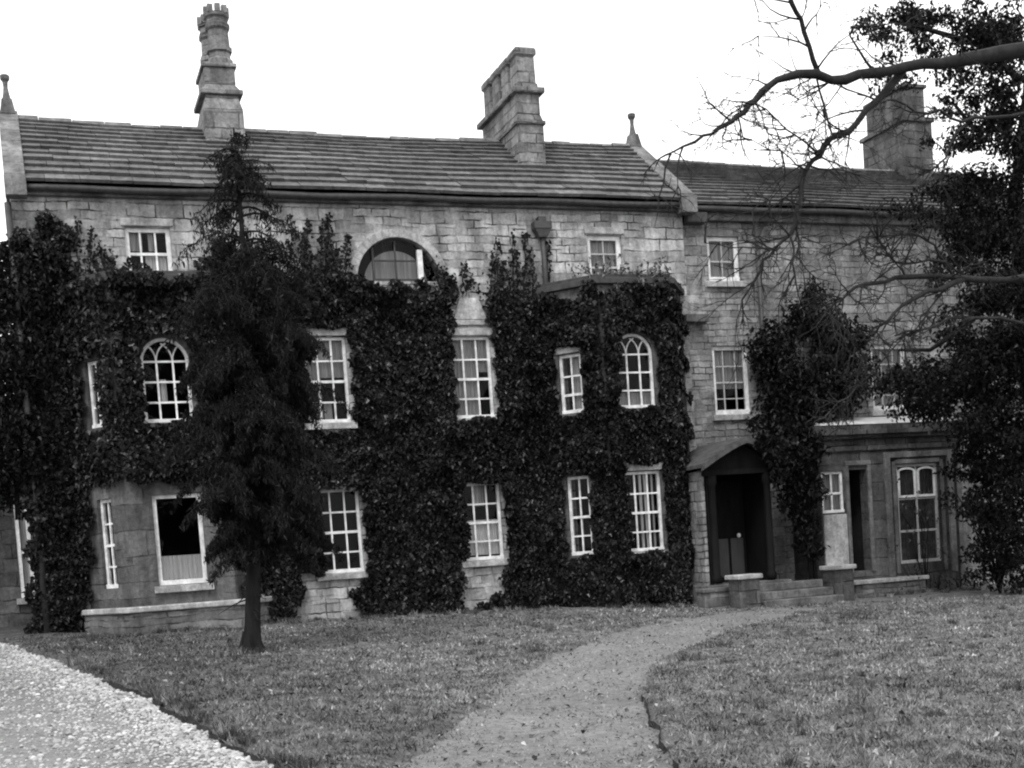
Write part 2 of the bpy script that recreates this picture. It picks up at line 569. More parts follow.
# ------------------------------------------------------------------ building helpers
class Facet:
    """a vertical face from p0 to p1 (seen left to right from the garden); u along it, d outwards"""
    def __init__(s, p0, p1):
        s.p0, s.p1 = Vector(p0), Vector(p1)
        d = s.p1 - s.p0
        s.L = d.length
        s.t = d / s.L
        s.n = Vector((s.t.y, -s.t.x))
    def P(s, u, d, z):
        q = s.p0 + s.t * u + s.n * d
        return (q.x, q.y, z)
    def box(s, mb, u0, u1, d0, d1, z0, z1):
        c = s.P
        mb.hexa([c(u0, d1, z0), c(u1, d1, z0), c(u1, d0, z0), c(u0, d0, z0), c(u0, d1, z1), c(u1, d1, z1), c(u1, d0, z1), c(u0, d0, z1)])

def wall_panel(mb, fc, u0, u1, z0, z1, holes, rev=0.3):
    us = sorted({u0, u1} | {h[0] for h in holes} | {h[1] for h in holes})
    zs = sorted({z0, z1} | {h[2] for h in holes} | {h[3] for h in holes})
    for i in range(len(us) - 1):
        for j in range(len(zs) - 1):
            cu, cz = (us[i] + us[i + 1]) / 2, (zs[j] + zs[j + 1]) / 2
            if any(h[0] < cu < h[1] and h[2] < cz < h[3] for h in holes):
                continue
            mb.add([fc.P(us[i], 0, zs[j]), fc.P(us[i + 1], 0, zs[j]), fc.P(us[i + 1], 0, zs[j + 1]), fc.P(us[i], 0, zs[j + 1])], [(0, 1, 2, 3)])
    for h in holes:
        a, b, c, d = h[:4]
        for q in (((a, 0, c), (a, 0, d), (a, -rev, d), (a, -rev, c)), ((b, 0, c), (b, -rev, c), (b, -rev, d), (b, 0, d)),
                  ((a, 0, c), (a, -rev, c), (b, -rev, c), (b, 0, c)), ((a, 0, d), (b, 0, d), (b, -rev, d), (a, -rev, d))):
            mb.add([fc.P(*p) for p in q], [(0, 1, 2, 3)])

def arc_pts(uc, r, z, n=14, ry=None):
    ry = ry or r
    return [(uc - r * math.cos(math.pi * k / n), z + ry * math.sin(math.pi * k / n)) for k in range(n + 1)]

WINDOW_RECTS = []      # (facet, u0, u1, z0, z1) kept free of ivy
def sash(parent, fc, u0, u1, z0, z1, cols, rows, rec=0.09, fw=0.055, bar=0.032, arch=0.0, mat='paint', sill=True, lintel=True, curtain=None, label=None, barmat=None, ivy_m=(0.02, 0.02, 0.02, 0.02), meet=True):
    """a sash window: frame (the part) > glazing_bars, pane, sill, lintel, curtain"""
    WINDOW_RECTS.append((fc, u0 - ivy_m[0], u1 + ivy_m[1], z0 - ivy_m[2], z1 + ivy_m[3], arch))
    uc, w = (u0 + u1) / 2, u1 - u0
    zt = z1 - arch                                   # springing line
    fr = MB()
    fc.box(fr, u0, u0 + fw, -rec - 0.05, -rec + 0.02, z0, zt)
    fc.box(fr, u1 - fw, u1, -rec - 0.05, -rec + 0.02, z0, zt)
    fc.box(fr, u0 - 0.0, u1 + 0.0, -rec - 0.05, -rec + 0.045, z0 - 0.005, z0 + fw * 1.15)
    if arch:
        A, B = arc_pts(uc, w / 2, zt, 14, arch), arc_pts(uc, w / 2 - fw, zt, 14, arch - fw)
        for k in range(14):
            p = []
            for d in (-rec - 0.05, -rec + 0.02):
                p.append([fc.P(q[0], d, q[1]) for q in (A[k], A[k + 1], B[k + 1], B[k])])
            fr.hexa([p[1][0], p[1][1], p[1][2], p[1][3], p[0][0], p[0][1], p[0][2], p[0][3]])
    else:
        fc.box(fr, u0, u1, -rec - 0.05, -rec + 0.018, z1 - fw, z1)
    win = fr.obj('window', MAT[mat], parent, bevel=0.004)
    if label: win['label'] = label
    gb = MB()
    b2 = bar / 2
    iu0, iu1, iz0, iz1 = u0 + fw - 0.004, u1 - fw + 0.004, z0 + fw, (zt if arch else z1 - fw)
    for c in range(1, cols):
        u = u0 + w * c / cols
        top = iz1 + 0.006
        fc.box(gb, u - b2, u + b2, -rec - 0.03, -rec + 0.006, iz0 - 0.006, top)
    for r_ in range(1, rows + (1 if arch else 0)):
        z = z0 + (iz1 - z0) * r_ / rows
        bb = b2 * 1.5 if (meet and r_ == rows // 2) else b2
        dd = 0.012 if (meet and r_ == rows // 2) else 0.003
        fc.box(gb, iu0, iu1, -rec - 0.033, -rec + dd, z - bb, z + bb)
    if arch:                                         # two small gothic curves in the head
        for sgn in (-1, 1):
            for c in range(1, cols):
                ub = u0 + w * c / cols
                pts = []
                for k in range(6):
                    t = k / 5
                    pts.append((ub + sgn * (w / cols) * 0.85 * (1 - math.cos(t * 1.35)), zt + (arch - fw) * 0.95 * math.sin(t * 1.25)))
                pts = [p for p in pts if ((p[0] - uc) / (w / 2 - fw * 0.4)) ** 2 + ((p[1] - zt) / (arch - fw * 0.4)) ** 2 < 1]
                if len(pts) > 1:
                    gb.tube([fc.P(p[0], -rec - 0.012, p[1]) for p in pts], b2 * 0.95, 5)
    gb.obj('glazing_bars', MAT[barmat or mat], win)
    pn = MB()
    if arch:
        A = arc_pts(uc, w / 2 - fw * 0.6, zt, 14, arch - fw * 0.6)
        V = [fc.P(u0 + fw * .6, -rec - 0.02, iz0 - .01), fc.P(u1 - fw * .6, -rec - 0.02, iz0 - .01)] + [fc.P(q[0], -rec - 0.02, q[1]) for q in A[::-1]]
        pn.add(V, [tuple(range(len(V)))])
    else:
        # each pane of old glass sits at its own slight tilt
        for c in range(cols):
            for r_ in range(rows):
                a0, a1 = u0 + w * c / cols, u0 + w * (c + 1) / cols
                c0, c1 = z0 + (z1 - z0) * r_ / rows, z0 + (z1 - z0) * (r_ + 1) / rows
                t1, t2 = random.uniform(-.004, .004), random.uniform(-.004, .004)
                pn.add([fc.P(a0, -rec - 0.02 + t1 + t2, c0), fc.P(a1, -rec - 0.02 - t1 + t2, c0), fc.P(a1, -rec - 0.02 - t1 - t2, c1), fc.P(a0, -rec - 0.02 + t1 - t2, c1)], [(0, 1, 2, 3)])
    pn.obj('pane', MAT['glass'], win)
    if sill:
        sm = MB()
        fc.box(sm, u0 - 0.09, u1 + 0.09, -rec - 0.06, 0.09, z0 - 0.13, z0 - 0.012)
        sm.obj('sill', MAT['plain_stone'], win, bevel=0.012)
    if lintel:
        lm = MB()
        fc.box(lm, u0 - 0.06, u1 + 0.06, -0.06, 0.035, z1 + 0.012, z1 + 0.15)
        lm.obj('lintel', MAT['plain_stone'], win, bevel=0.015)
    if curtain:
        for (cu0, cu1, cz0, cz1, cm) in curtain:
            cu = MB()
            n = max(6, int((cu1 - cu0) * 40))
            pts = [(cu0 + (cu1 - cu0) * k / n, 0.022 * math.sin(k * 1.9 + cu0 * 9) + 0.01 * math.sin(k * 0.7)) for k in range(n + 1)]
            for k in range(n):
                (a_, da), (b_, db) = pts[k], pts[k + 1]
                cu.add([fc.P(a_, -rec - 0.09 + da, cz0), fc.P(b_, -rec - 0.09 + db, cz0), fc.P(b_, -rec - 0.09 + db * .6, cz1), fc.P(a_, -rec - 0.09 + da * .6, cz1)], [(0, 1, 2, 3)])
            cu.obj('curtain', MAT[cm], win, True)
    return win

def slate_roof(name, parent, x0, x1, eave, ridge, courses, tint=1.0, seed=1, wmin=0.3, wmax=0.75, sag=0.07):
    """eave, ridge = (y, z); courses of uneven stone slates diminishing upwards, both slopes"""
    r = random.Random(seed)
    mb, tn = MB(), []
    def slope(e, rd):
        ys = [0.0]
        for k in range(courses):
            ys.append(ys[-1] + 1.35 - 0.7 * k / courses)
        ys = [y / ys[-1] for y in ys]
        dy, dz = rd[0] - e[0], rd[1] - e[1]
        ln = math.hypot(dy, dz)
        ny, nz = (-dz / ln, dy / ln) if dy > 0 else (dz / ln, -dy / ln)
        for k in range(courses):
            x = x0
            while x < x1 - 0.02:
                w = r.uniform(wmin, wmax)
                xe = min(x1, x + w)
                if x1 - xe < 0.15: xe = x1
                t0 = ys[k] - r.uniform(0.0, 0.008)
                t1 = min(1.0, ys[k + 1] + 0.03)
                th = r.uniform(0.05, 0.066)
                l0, l1 = r.uniform(0.0, 0.007), r.uniform(0.0, 0.007)
                sg = lambda xx, t: -sag * t * math.sin(math.pi * (xx - x0) / (x1 - x0) * 1.0) + 0.009 * math.sin(xx * 1.3 + t * 2)
                P = []
                for lift in (0.0, 1.0):
                    for (xx, t, lf) in ((x + .005, t0, l0), (xe - .005, t0, l1), (xe - .005, t1, 0), (x + .005, t1, 0)):
                        o = 0.07 * (1 - (t - t0) / (t1 - t0)) + lf + lift * th - 0.02
                        P.append((xx, e[0] + dy * t + ny * o, e[1] + dz * t + nz * o + sg(xx, t)))
                mb.hexa(P)
                tn.extend([tint * r.choice((0.82, 0.9, 0.96, 1.0, 1.05, 1.12, 1.25))] * 6)
                x = xe
    slope(eave, ridge)
    slope((2 * ridge[0] - eave[0], eave[1]), ridge)
    o = mb.obj(name, MAT['slate'], parent)
    un = MB()
    for e, rd in ((eave, ridge), ((2 * ridge[0] - eave[0], eave[1]), ridge)):
        nseg = 12
        for k in range(nseg):
            xa, xb = x0 + (x1 - x0) * k / nseg, x0 + (x1 - x0) * (k + 1) / nseg
            sa, sb = [sag * math.sin(math.pi * q / nseg) for q in (k, k + 1)]
            un.add([(xa, e[0], e[1] - .045), (xb, e[0], e[1] - .045), (xb, rd[0], rd[1] - .05 - sb), (xa, rd[0], rd[1] - .05 - sa)], [(0, 1, 2, 3)])
    un.obj('roof_boarding', MAT['bark'], o)
    at_ = o.data.attributes.new('tint', 'FLOAT', 'FACE')
    if len(o.data.polygons) == len(tn):
        at_.data.foreach_set('value', tn)
    rg = MB()
    x = x0
    while x < x1 - 0.05:
        xe = min(x1, x + r.uniform(0.4, 0.6))
        zc = ridge[1] + 0.05 - sag * math.sin(math.pi * ((x + xe) / 2 - x0) / (x1 - x0)) + 0.02 * math.sin(x * 1.3 + 2) + r.uniform(-.012, .012)
        yr = ridge[0]
        rg.add([(x, yr - .2, zc - .12), (x, yr, zc + .06), (x, yr + .2, zc - .12), (xe - .01, yr - .2, zc - .12), (xe - .01, yr, zc + .06), (xe - .01, yr + .2, zc - .12)],
               [(0, 1, 2), (3, 5, 4), (0, 3, 4, 1), (1, 4, 5, 2), (0, 2, 5, 3)])
        x = xe
    rg.obj('ridge_stones', MAT['grey_stone'], o, bevel=0.01)
    return o

# ------------------------------------------------------------------ the house
HY = 24.0
house = thing('stone_house', (6.4, HY, 0.6), 'long three storey stone house half covered in ivy, with two tall chimneys', 'house')
FR = Facet((0.05, HY), (12.85, HY))
U = lambda x: x - 0.05                                   # world x -> u on the front
BL = [(0.75, 24.0), (1.45, 23.0), (3.15, 23.0), (3.85, 24.0)]     # left bay plan
BR = [(9.55, 24.0), (10.42, 23.0), (11.94, 23.0), (12.7, 24.0)]   # right bay plan
BT = 6.78
wins = {'first_a': (4.86, 5.68, 4.44, 6.02), 'first_b': (7.70, 8.53, 4.44, 6.0), 'ground_a': (4.88, 5.71, 1.65, 3.21), 'ground_b': (7.71, 8.52, 1.70, 3.2),
        'top_a': (1.88, 2.66, 7.13, 7.96), 'top_b': (10.71, 11.46, 7.08, 7.97)}
holes = [(U(a), U(b), c, d) for a, b, c, d in wins.values()]
LUN = (6.80, 0.81, 7.04)                                  # lunette: centre x, radius, sill height
holes.append((U(LUN[0] - LUN[1]), U(LUN[0] + LUN[1]), LUN[2], LUN[2] + LUN[1]))
holes += [(U(1.2), U(3.4), 0.9, 6.5), (U(10.1), U(12.2), 0.9, 6.5)]
wm = MB()
wall_panel(wm, FR, 0, FR.L, 0.0, 8.5, holes)
RY = 26.0                                                 # ridge
BACK = 2 * RY - HY
for x in (0.05, 12.85):                                   # gable ends
    wm.add([(x, HY, 0), (x, BACK, 0), (x, BACK, 8.5), (x, RY, 10.15), (x, HY, 8.5)], [(0, 1, 2, 3, 4)])
wm.add([(0.05, BACK, 0), (12.85, BACK, 0), (12.85, BACK, 8.5), (0.05, BACK, 8.5)], [(3, 2, 1, 0)])
# masonry round the lunette, cut to its half circle
A = arc_pts(LUN[0], LUN[1], LUN[2], 20)
for k in range(20):
    (a0, b0), (a1, b1) = A[k], A[k + 1]
    zt = LUN[2] + LUN[1]
    wm.add([(a0, HY, b0), (a1, HY, b1), (a1, HY, zt), (a0, HY, zt)], [(0, 1, 2, 3)])
    wm.add([(a0, HY, b0), (a0, HY + .25, b0), (a1, HY + .25, b1), (a1, HY, b1)], [(0, 1, 2, 3)])
wm.obj('wall', MAT['stone'], house)
inn = MB()                                                # floors and back lining of the rooms
for z in (0.75, 3.75, 6.62):
    inn.box(0.3, 12.6, 24.32, 27.4, z, z + 0.12)
inn.box(0.3, 12.6, 26.3, 26.4, 0.9, 8.3)
for x in (0.3, 3.95, 6.6, 9.3, 12.55):
    inn.box(x, x + .08, 24.32, 26.29, 0.9, 8.3)
inn.obj('room_lining', MAT['room'], house)
slate_roof('roof', house, 0.22, 12.68, (23.74, 8.58), (RY, 10.36), 12, 1.0, 3)
# eaves course and gutter
ev = MB()
ev.box(0.1, 12.82, 23.86, 24.02, 8.44, 8.56)
ev.obj('eaves_course', MAT['grey_stone'], house, bevel=0.02)
gt = MB()
gt.tube([(0.1 + k * 0.53, 23.76, 8.53 + 0.012 * math.sin(k * 1.1)) for k in range(25)], 0.055, 8)
gt.obj('gutter', MAT['iron'], house, True)
# gable copings with kneelers and finials
def coping(x, y0, z0, y1, z1, parent):
    cp = MB()
    n = 6
    for k in range(n):
        a, b = k / n + 0.004, (k + 1) / n - 0.004
        ya, yb, za, zb = y0 + (y1 - y0) * a, y0 + (y1 - y0) * b, z0 + (z1 - z0) * a, z0 + (z1 - z0) * b
        for mir in (0, 1):
            f = (lambda y: 2 * y1 - y) if mir else (lambda y: y)
            cp.hexa([(x - .17, f(ya), za - .2), (x + .17, f(ya), za - .2), (x + .17, f(yb), zb - .2), (x - .17, f(yb), zb - .2),
                     (x - .17, f(ya), za + .16), (x + .17, f(ya), za + .16), (x + .17, f(yb), zb + .16), (x - .17, f(yb), zb + .16)])
    cp.box(x - .175, x + .175, y0 - .08, y0 + .2, z0 - .22, z0 + .12)
    o = cp.obj('gable_coping', MAT['coping_stone'], parent, bevel=0.015)
    fm = MB()
    fm.taper(x, y1, z1 + .05, z1 + .34, .14, .16, .09, .1)
    fm.lathe(x, y1, [(0.08, z1 + .34), (.06, z1 + .44), (.042, z1 + .56), (.05, z1 + .66), (.085, z1 + .71), (.09, z1 + .77), (.07, z1 + .79)], 10)
    fm.obj('finial', MAT['grey_stone'], o, bevel=0.01)
coping(0.15, 23.7, 8.58, RY, 10.4, house)
coping(12.84, 23.7, 8.58, RY, 10.3, house)
# chimneys
def block(mb, x0, x1, y0, y1, z0, z1):
    mb.box(x0, x1, y0, y1, z0, z1)
c1 = MB()
cx, cy = 4.0, 26.0
c1.box(cx - .37, cx + .37, cy - .62, cy + .62, 9.4, 10.55)
c1.taper(cx, cy, 10.55, 10.85, .37, .62, .3, .52)
c1.box(cx - .40, cx + .40, cy - .60, cy + .60, 10.85, 10.94)
c1.taper(cx, cy, 10.94, 11.06, .36, .56, .28, .48)
c1.box(cx - .29, cx + .29, cy - .48, cy + .48, 11.06, 11.38)
c1.box(cx - .33, cx + .33, cy - .52, cy + .52, 11.38, 11.46)
c1o = c1.obj('chimney', MAT['chimney_stone'], house, bevel=0.015)
c1o['label'] = 'tall chimney with battlemented round shafts'
for (sx, sy) in ((cx + .06, cy - .26), (cx, cy + .24)):
    s = MB()
    s.lathe(sx, sy, [(.25, 11.46), (.25, 11.56), (.21, 11.6), (.21, 11.7), (.25, 11.72), (.25, 11.8), (.215, 11.82), (.2, 12.12), (.24, 12.16), (.24, 12.24), (.21, 12.26), (.21, 12.34), (.25, 12.37), (.25, 12.43)], 8, 0.39)
    for k in range(8):
        a = k * math.pi / 4
        s.box(sx + .19 * math.cos(a) - .05, sx + .19 * math.cos(a) + .05, sy + .19 * math.sin(a) - .05, sy + .19 * math.sin(a) + .05, 12.427, 12.57)
    s.obj('chimney_shaft', MAT['chimney_stone'], c1o)
c2 = MB()
c2.box(9.74, 10.30, 24.85, 27.1, 9.0, 10.45)
c2.box(9.70, 10.34, 24.81, 27.14, 10.36, 10.44)
c2.taper(10.02, 25.975, 10.45, 10.58, .28, 1.125, .245, 1.08)
c2.box(9.775, 10.265, 24.89, 27.06, 10.58, 10.98)
c2.box(9.68, 10.35, 24.78, 27.16, 10.98, 11.09)
c2o = c2.obj('chimney', MAT['chimney_stone'], house, bevel=0.015)
c2o['label'] = 'deep chimney with a row of four joined octagonal flues'
for k in range(4):
    s = MB()
    s.lathe(10.02, 25.1 + k * 0.56, [(.31, 11.09), (.31, 11.18), (.275, 11.2), (.265, 11.72), (.32, 11.76), (.32, 11.86), (.28, 11.9)], 4, math.pi / 4)
    if k:
        s.box(9.9, 10.14, 25.1 + (k - 1) * .56 + .2, 25.1 + k * .56 - .2, 11.095, 11.7)
    s.obj('chimney_flue', MAT['chimney_stone'], c2o)
# bays
def bay(plan, label):
    pb = MB()
    facs = [Facet(plan[i], plan[i + 1]) for i in range(3)]
    return pb, facs, label
def make_bay(plan, label, front_u, cant_t, cornice):
    pb = MB()
    facs = [Facet(plan[i], plan[i + 1]) for i in range(3)]
    hz = [(1.65, 3.2, 0.0), (4.42, 5.86, 0.4)]
    hs_front = [(front_u[0], front_u[1], a, b) for a, b, _ in hz]
    cz = [(1.66, 3.2), (4.42, 5.56)]
    wall_panel(pb, facs[1], 0, facs[1].L, 0.0, BT, hs_front, 0.22)
    cr = []
    for fc, flip in ((facs[0], False), (facs[2], True)):
        t0, t1 = cant_t
        if flip: t0, t1 = 1 - t1, 1 - t0
        hs = [(t0 * fc.L, t1 * fc.L, a, b) for a, b in cz]
        wall_panel(pb, fc, 0, fc.L, 0.0, BT, hs, 0.22)
        cr.append((fc, hs))
    # spandrels over the arched heads
    fc = facs[1]
    u0, u1, z0, z1 = hs_front[1]
    arch = hz[1][2]
    Aq = arc_pts((u0 + u1) / 2, (u1 - u0) / 2, z1 - arch, 14, arch)
    for k in range(14):
        pb.add([fc.P(Aq[k][0], 0, Aq[k][1]), fc.P(Aq[k + 1][0], 0, Aq[k + 1][1]), fc.P(Aq[k + 1][0], 0, z1), fc.P(Aq[k][0], 0, z1)], [(0, 1, 2, 3)])
        pb.add([fc.P(Aq[k][0], 0, Aq[k][1]), fc.P(Aq[k][0], -.2, Aq[k][1]), fc.P(Aq[k + 1][0], -.2, Aq[k + 1][1]), fc.P(Aq[k + 1][0], 0, Aq[k + 1][1])], [(0, 1, 2, 3)])
    b = pb.obj('bay', MAT['bay_stone'], house)
    b['label'] = label
    rf = MB()
    e = 0.1
    pl = [(plan[0][0] - e, plan[0][1] - .004), (plan[1][0] - e * .7, plan[1][1] - e), (plan[2][0] + e * .7, plan[2][1] - e), (plan[3][0] + e, plan[3][1] - .004)]
    rf.prism(pl, BT + 0.002, BT + 0.12)
    pl2 = [(x, y) for x, y in plan]
    rf.prism([(plan[0][0], plan[0][1] - .004), plan[1], plan[2], (plan[3][0], plan[3][1] - .004)], BT + 0.121, BT + 0.2)
    rf.obj('bay_roof', MAT['lead'], b, bevel=0.01)
    return facs, hs_front, cr
fl, hfl, crl = make_bay(BL, 'canted bay with bare lower stonework', (0.42, 1.24), (0.35, 0.66), True)
fr_, hfr, crr = make_bay(BR, 'ivy covered canted bay under a flat roof', (0.28, 1.09), (0.28, 0.65), True)
# plinth and ledge of the left bay
pp = MB()
pp.prism([(0.55, 23.99), (1.36, 22.8), (3.3, 22.8), (4.02, 23.99)], 0.0, 1.22)
pp.obj('plinth', MAT['plinth'], house, bevel=0.02)
pc = MB()
pc.prism([(0.5, 23.985), (1.33, 22.74), (3.33, 22.74), (4.08, 23.985)], 1.222, 1.32)
pc.obj('plinth_ledge', MAT['plain_stone'], house, bevel=0.02)
# windows of the house
def xw(k):
    a, b, c, d = wins[k]
    return U(a), U(b), c, d
a, b, c, d = xw('first_a')
sash(house, FR, a, b, c, d, 3, 4, curtain=[(a + .02, a + .33, c + .05, d, 'curtain'), (a + .3, b - .02, c + .85, d, 'curtain'), (a + .35, a + .5, c + .05, c + .4, 'curtain')], ivy_m=(0.0, .04, .16, .17), label='sash window with grey curtains')
a, b, c, d = xw('first_b')
sash(house, FR, a, b, c, d, 3, 4, curtain=[(a + .02, b - .25, c + .05, d, 'curtain'), (b - .24, b - .02, c + .9, d, 'curtain')], ivy_m=(0.0, .04, .03, .18), label='sash window with drawn grey curtains')
a, b, c, d = xw('ground_a')
sash(house, FR, a, b, c, d, 3, 4, lintel=False, ivy_m=(-.02, .04, .16, -.01), label='sash window with plain dark panes')
a, b, c, d = xw('ground_b')
sash(house, FR, a, b, c, d, 3, 4, lintel=False, curtain=[(a + .02, b - .02, c + .1, c + .78, 'net'), (a + .28, a + .52, c + 1.05, d, 'curtain')], ivy_m=(-.02, .04, .16, -.01), label='sash window with a pale half curtain')
a, b, c, d = xw('top_a')
sash(house, FR, a, b, c, d, 3, 2, fw=0.075, curtain=[(a + .04, a + .3, c + .45, d, 'curtain'), (a + .33, b - .04, c + .05, c + .42, 'net'), (a + .4, b - .25, c + .45, d, 'curtain')], lintel=True, label='small attic sash window')
a, b, c, d = xw('top_b')
sash(house, FR, a, b, c, d, 2, 3, fw=0.09, bar=.026, barmat='grey_paint', curtain=[(a + .04, b - .04, c + .05, d, 'curtain')], label='small attic window above the bay')
for facs, hf, cr, grey in ((fl, hfl, crl, 0), (fr_, hfr, crr, 1)):
    u0, u1, z0, z1 = hf[0]
    if grey:
        sash(house, facs[1], u0, u1, z0, z1, 3, 4, lintel=True, ivy_m=(-.01, .03, .03, .15), curtain=[(u0 + .4, u0 + .47, z0 + .05, z1, 'net'), (u0 + .5, u0 + .6, z0 + .05, z1, 'net'), (u0 + .66, u0 + .7, z0 + .05, z1, 'net')], label='sash window with thin white curtains')
    else:
        sash(house, facs[1], u0, u1, z0, z1, 1, 1, fw=.07, lintel=False, curtain=[(u0 + .03, u1 - .03, z0 + .06, z0 + .5, 'net')], ivy_m=(.03, .03, .03, -.12), label='wide single pane window with half curtain')
    u0, u1, z0, z1 = hf[1]
    sash(house, facs[1], u0, u1, z0, z1, 3, 3, arch=0.4, lintel=False, sill=False, ivy_m=(0, .05, .02, .03), meet=False, curtain=([(u0 + .05, u1 - .03, z0 + .05, z0 + .32, 'curtain')] if grey else [(u0 + .3, u0 + .42, z0 + .35, z0 + .75, 'net')]), label='round headed window with gothic bars')
    for fc, hs in cr:
        for i, (p, q, r_, s_) in enumerate(hs):
            sash(house, fc, p, q, r_, s_, 2, 4 if i == 0 else 3, fw=.06, lintel=bool(grey and i), sill=False, ivy_m=(.05, .07, .04, .02 + .12 * (grey and i)),
                 curtain=([(p + .2, q - .05, r_ + .05, s_, 'curtain')] if (grey and i) else None), label='narrow side window of a bay')
hd = MB()
hd.box(7.72, 8.56, HY - .06, HY - .003, 6.2, 6.3)
hd.hexa([(7.8, HY - .05, 6.303), (8.5, HY - .05, 6.303), (8.5, HY - .004, 6.303), (7.8, HY - .004, 6.303), (7.95, HY - .05, 6.72), (8.34, HY - .05, 6.72), (8.34, HY - .004, 6.72), (7.95, HY - .004, 6.72)])
hd.obj('window_hood', MAT['plain_stone'], house, bevel=.02)
# lunette
lu = MB()
A, B = arc_pts(LUN[0], LUN[1] + 0.16, LUN[2], 20), arc_pts(LUN[0], LUN[1], LUN[2], 20)
for k in range(20):
    lu.hexa([(A[k][0], HY - .04, A[k][1]), (A[k + 1][0], HY - .04, A[k + 1][1]), (B[k + 1][0], HY - .04, B[k + 1][1]), (B[k][0], HY - .04, B[k][1]),
             (A[k][0], HY + .06, A[k][1]), (A[k + 1][0], HY + .06, A[k + 1][1]), (B[k + 1][0], HY + .06, B[k + 1][1]), (B[k][0], HY + .06, B[k][1])])
luo = lu.obj('lunette_window', MAT['plain_stone'], house, bevel=0.01)
luo['label'] = 'half round window with white mullion'
lf = MB()
lf.box(7.2, 7.3, HY + .03, HY + .12, LUN[2], LUN[2] + .6)
lf.obj('mullion', MAT['paint'], luo, bevel=.005)
lf = MB()
for (p, q, r_, s_) in ((6.32, 6.36, 7.05, 7.68), (6.36, 7.18, 7.42, 7.45), (6.76, 6.79, 7.05, 7.8), (6.36, 7.18, 7.05, 7.1)):
    lf.box(p, q, HY + .06, HY + .1, r_, s_)
lf.obj('casement', MAT['lead'], luo)
lp = MB()
Bq = arc_pts(LUN[0], LUN[1], LUN[2], 20)
lp.add([(x, HY + .11, z) for x, z in Bq], [tuple(range(20, -1, -1))])
lp.obj('pane', MAT['glass'], luo)
lc = MB()
lc.add([(x, HY + .24, z) for x, z in arc_pts(LUN[0], .62, LUN[2], 20)], [tuple(range(20, -1, -1))])
lc.obj('curtain', MAT['curtain'], luo)
# rainwater pipe with hopper head
dp = MB()
dp.tube([(9.72, 23.9, 8.02), (9.73, 23.9, 7.2), (9.73, 23.92, 6.3)], 0.05, 8)
dpo = dp.obj('downpipe', MAT['iron'], house, True)
hp = MB()
hp.taper(9.71, 23.88, 7.86, 8.02, .08, .07, .17, .1)
hp.box(9.53, 9.89, 23.77, 23.98, 8.02, 8.16)
hp.box(9.63, 9.79, 23.8, 23.97, 8.16, 8.26)
hp.obj('hopper_head', MAT['iron'], dpo, bevel=.008)
dp = MB()
dp.tube([(0.0, 23.9, 8.3), (0.0, 23.9, 0.8)], 0.06, 8)
dp.obj('downpipe', MAT['iron'], house, True)
# short string course at the corner
sc = MB()
sc.box(12.72, 13.25, 23.82, 24.1, 6.22, 6.38)
sc.obj('string_course', MAT['grey_stone'], house, bevel=.015)

# ------------------------------------------------------------------ the wing
WY = 24.12
wing = thing('house_wing', (16.5, WY, 0.35), 'lower stone wing right of the gable behind bare branches with one broad chimney', 'house')
WF = Facet((12.86, WY), (21.6, WY))
W = lambda x: x - 12.86
wwins = [(13.45, 14.2, 7.1, 8.02), (13.42, 14.27, 4.36, 5.78), (17.3, 18.22, 4.34, 5.76)]
wh = [(W(a), W(b), c, d) for a, b, c, d in wwins]
wm = MB()
wall_panel(wm, WF, 0, WF.L, -0.3, 8.5, wh + [(W(12.95), W(14.1), 0.95, 3.1)])
WRY = 25.85
wm.add([(21.6, WY, -.3), (21.6, 2 * WRY - WY, -.3), (21.6, 2 * WRY - WY, 8.5), (21.6, WRY, 9.8), (21.6, WY, 8.5)], [(0, 1, 2, 3, 4)])
wm.add([(12.86, 2 * WRY - WY, -.3), (21.6, 2 * WRY - WY, -.3), (21.6, 2 * WRY - WY, 8.5), (12.86, 2 * WRY - WY, 8.5)], [(3, 2, 1, 0)])
wm.obj('wall', MAT['wing_stone'], wing)
inn = MB()
for z in (0.78, 3.75, 6.62):
    inn.box(13.1, 21.3, 24.45, 27.3, z, z + .12)
inn.box(13.1, 21.3, 26.2, 26.3, .95, 8.2)
inn.obj('room_lining', MAT['room'], wing)
slate_roof('roof', wing, 13.03, 21.7, (23.84, 8.55), (WRY, 9.98), 15, 0.95, 9, 0.3, 0.65, 0.03)
ev = MB()
ev.box(12.9, 21.6, 23.97, 24.1, 8.3, 8.52)
ev.obj('eaves_course', MAT['grey_stone'], wing, bevel=.02)
gt = MB()
gt.tube([(13.0 + k * 0.54, 23.86, 8.5 + 0.012 * math.sin(k * 1.3)) for k in range(17)], 0.06, 8)
gt.obj('gutter', MAT['iron'], wing, True)
gq = MB()
gq.box(12.9, 13.35, 23.84, 24.1, 8.22, 8.43)
gq.obj('gutter_box', MAT['iron'], wing, bevel=.02)
dp = MB()
dp.tube([(14.58, 24.03, 8.3), (14.6, 24.03, 3.2)], 0.05, 8)
dp.obj('downpipe', MAT['iron'], wing, True)
for i, (a, b, c, d) in enumerate(wwins):
    ua, ub = W(a), W(b)
    cur = [(ua + .05, ub - .05, c + (.55 if i == 1 else .05), d, 'curtain')]
    sash(wing, WF, ua, ub, c, d, 2 if i == 0 else 3, 2 if i == 0 else 4, fw=.085, bar=.022, barmat='grey_paint', lintel=False, curtain=cur, label=['small upper window of the wing', 'sash window half raised beside the ivy', 'window above the garden room'][i])
c3 = MB()
c3.box(19.4, 20.17, 25.35, 26.95, 9.2, 11.02)
c3.box(19.35, 20.22, 25.3, 27.0, 11.02, 11.12)
c3.box(19.47, 20.05, 25.42, 26.85, 11.12, 11.8)
c3.box(19.42, 20.1, 25.37, 26.9, 11.8, 11.88)
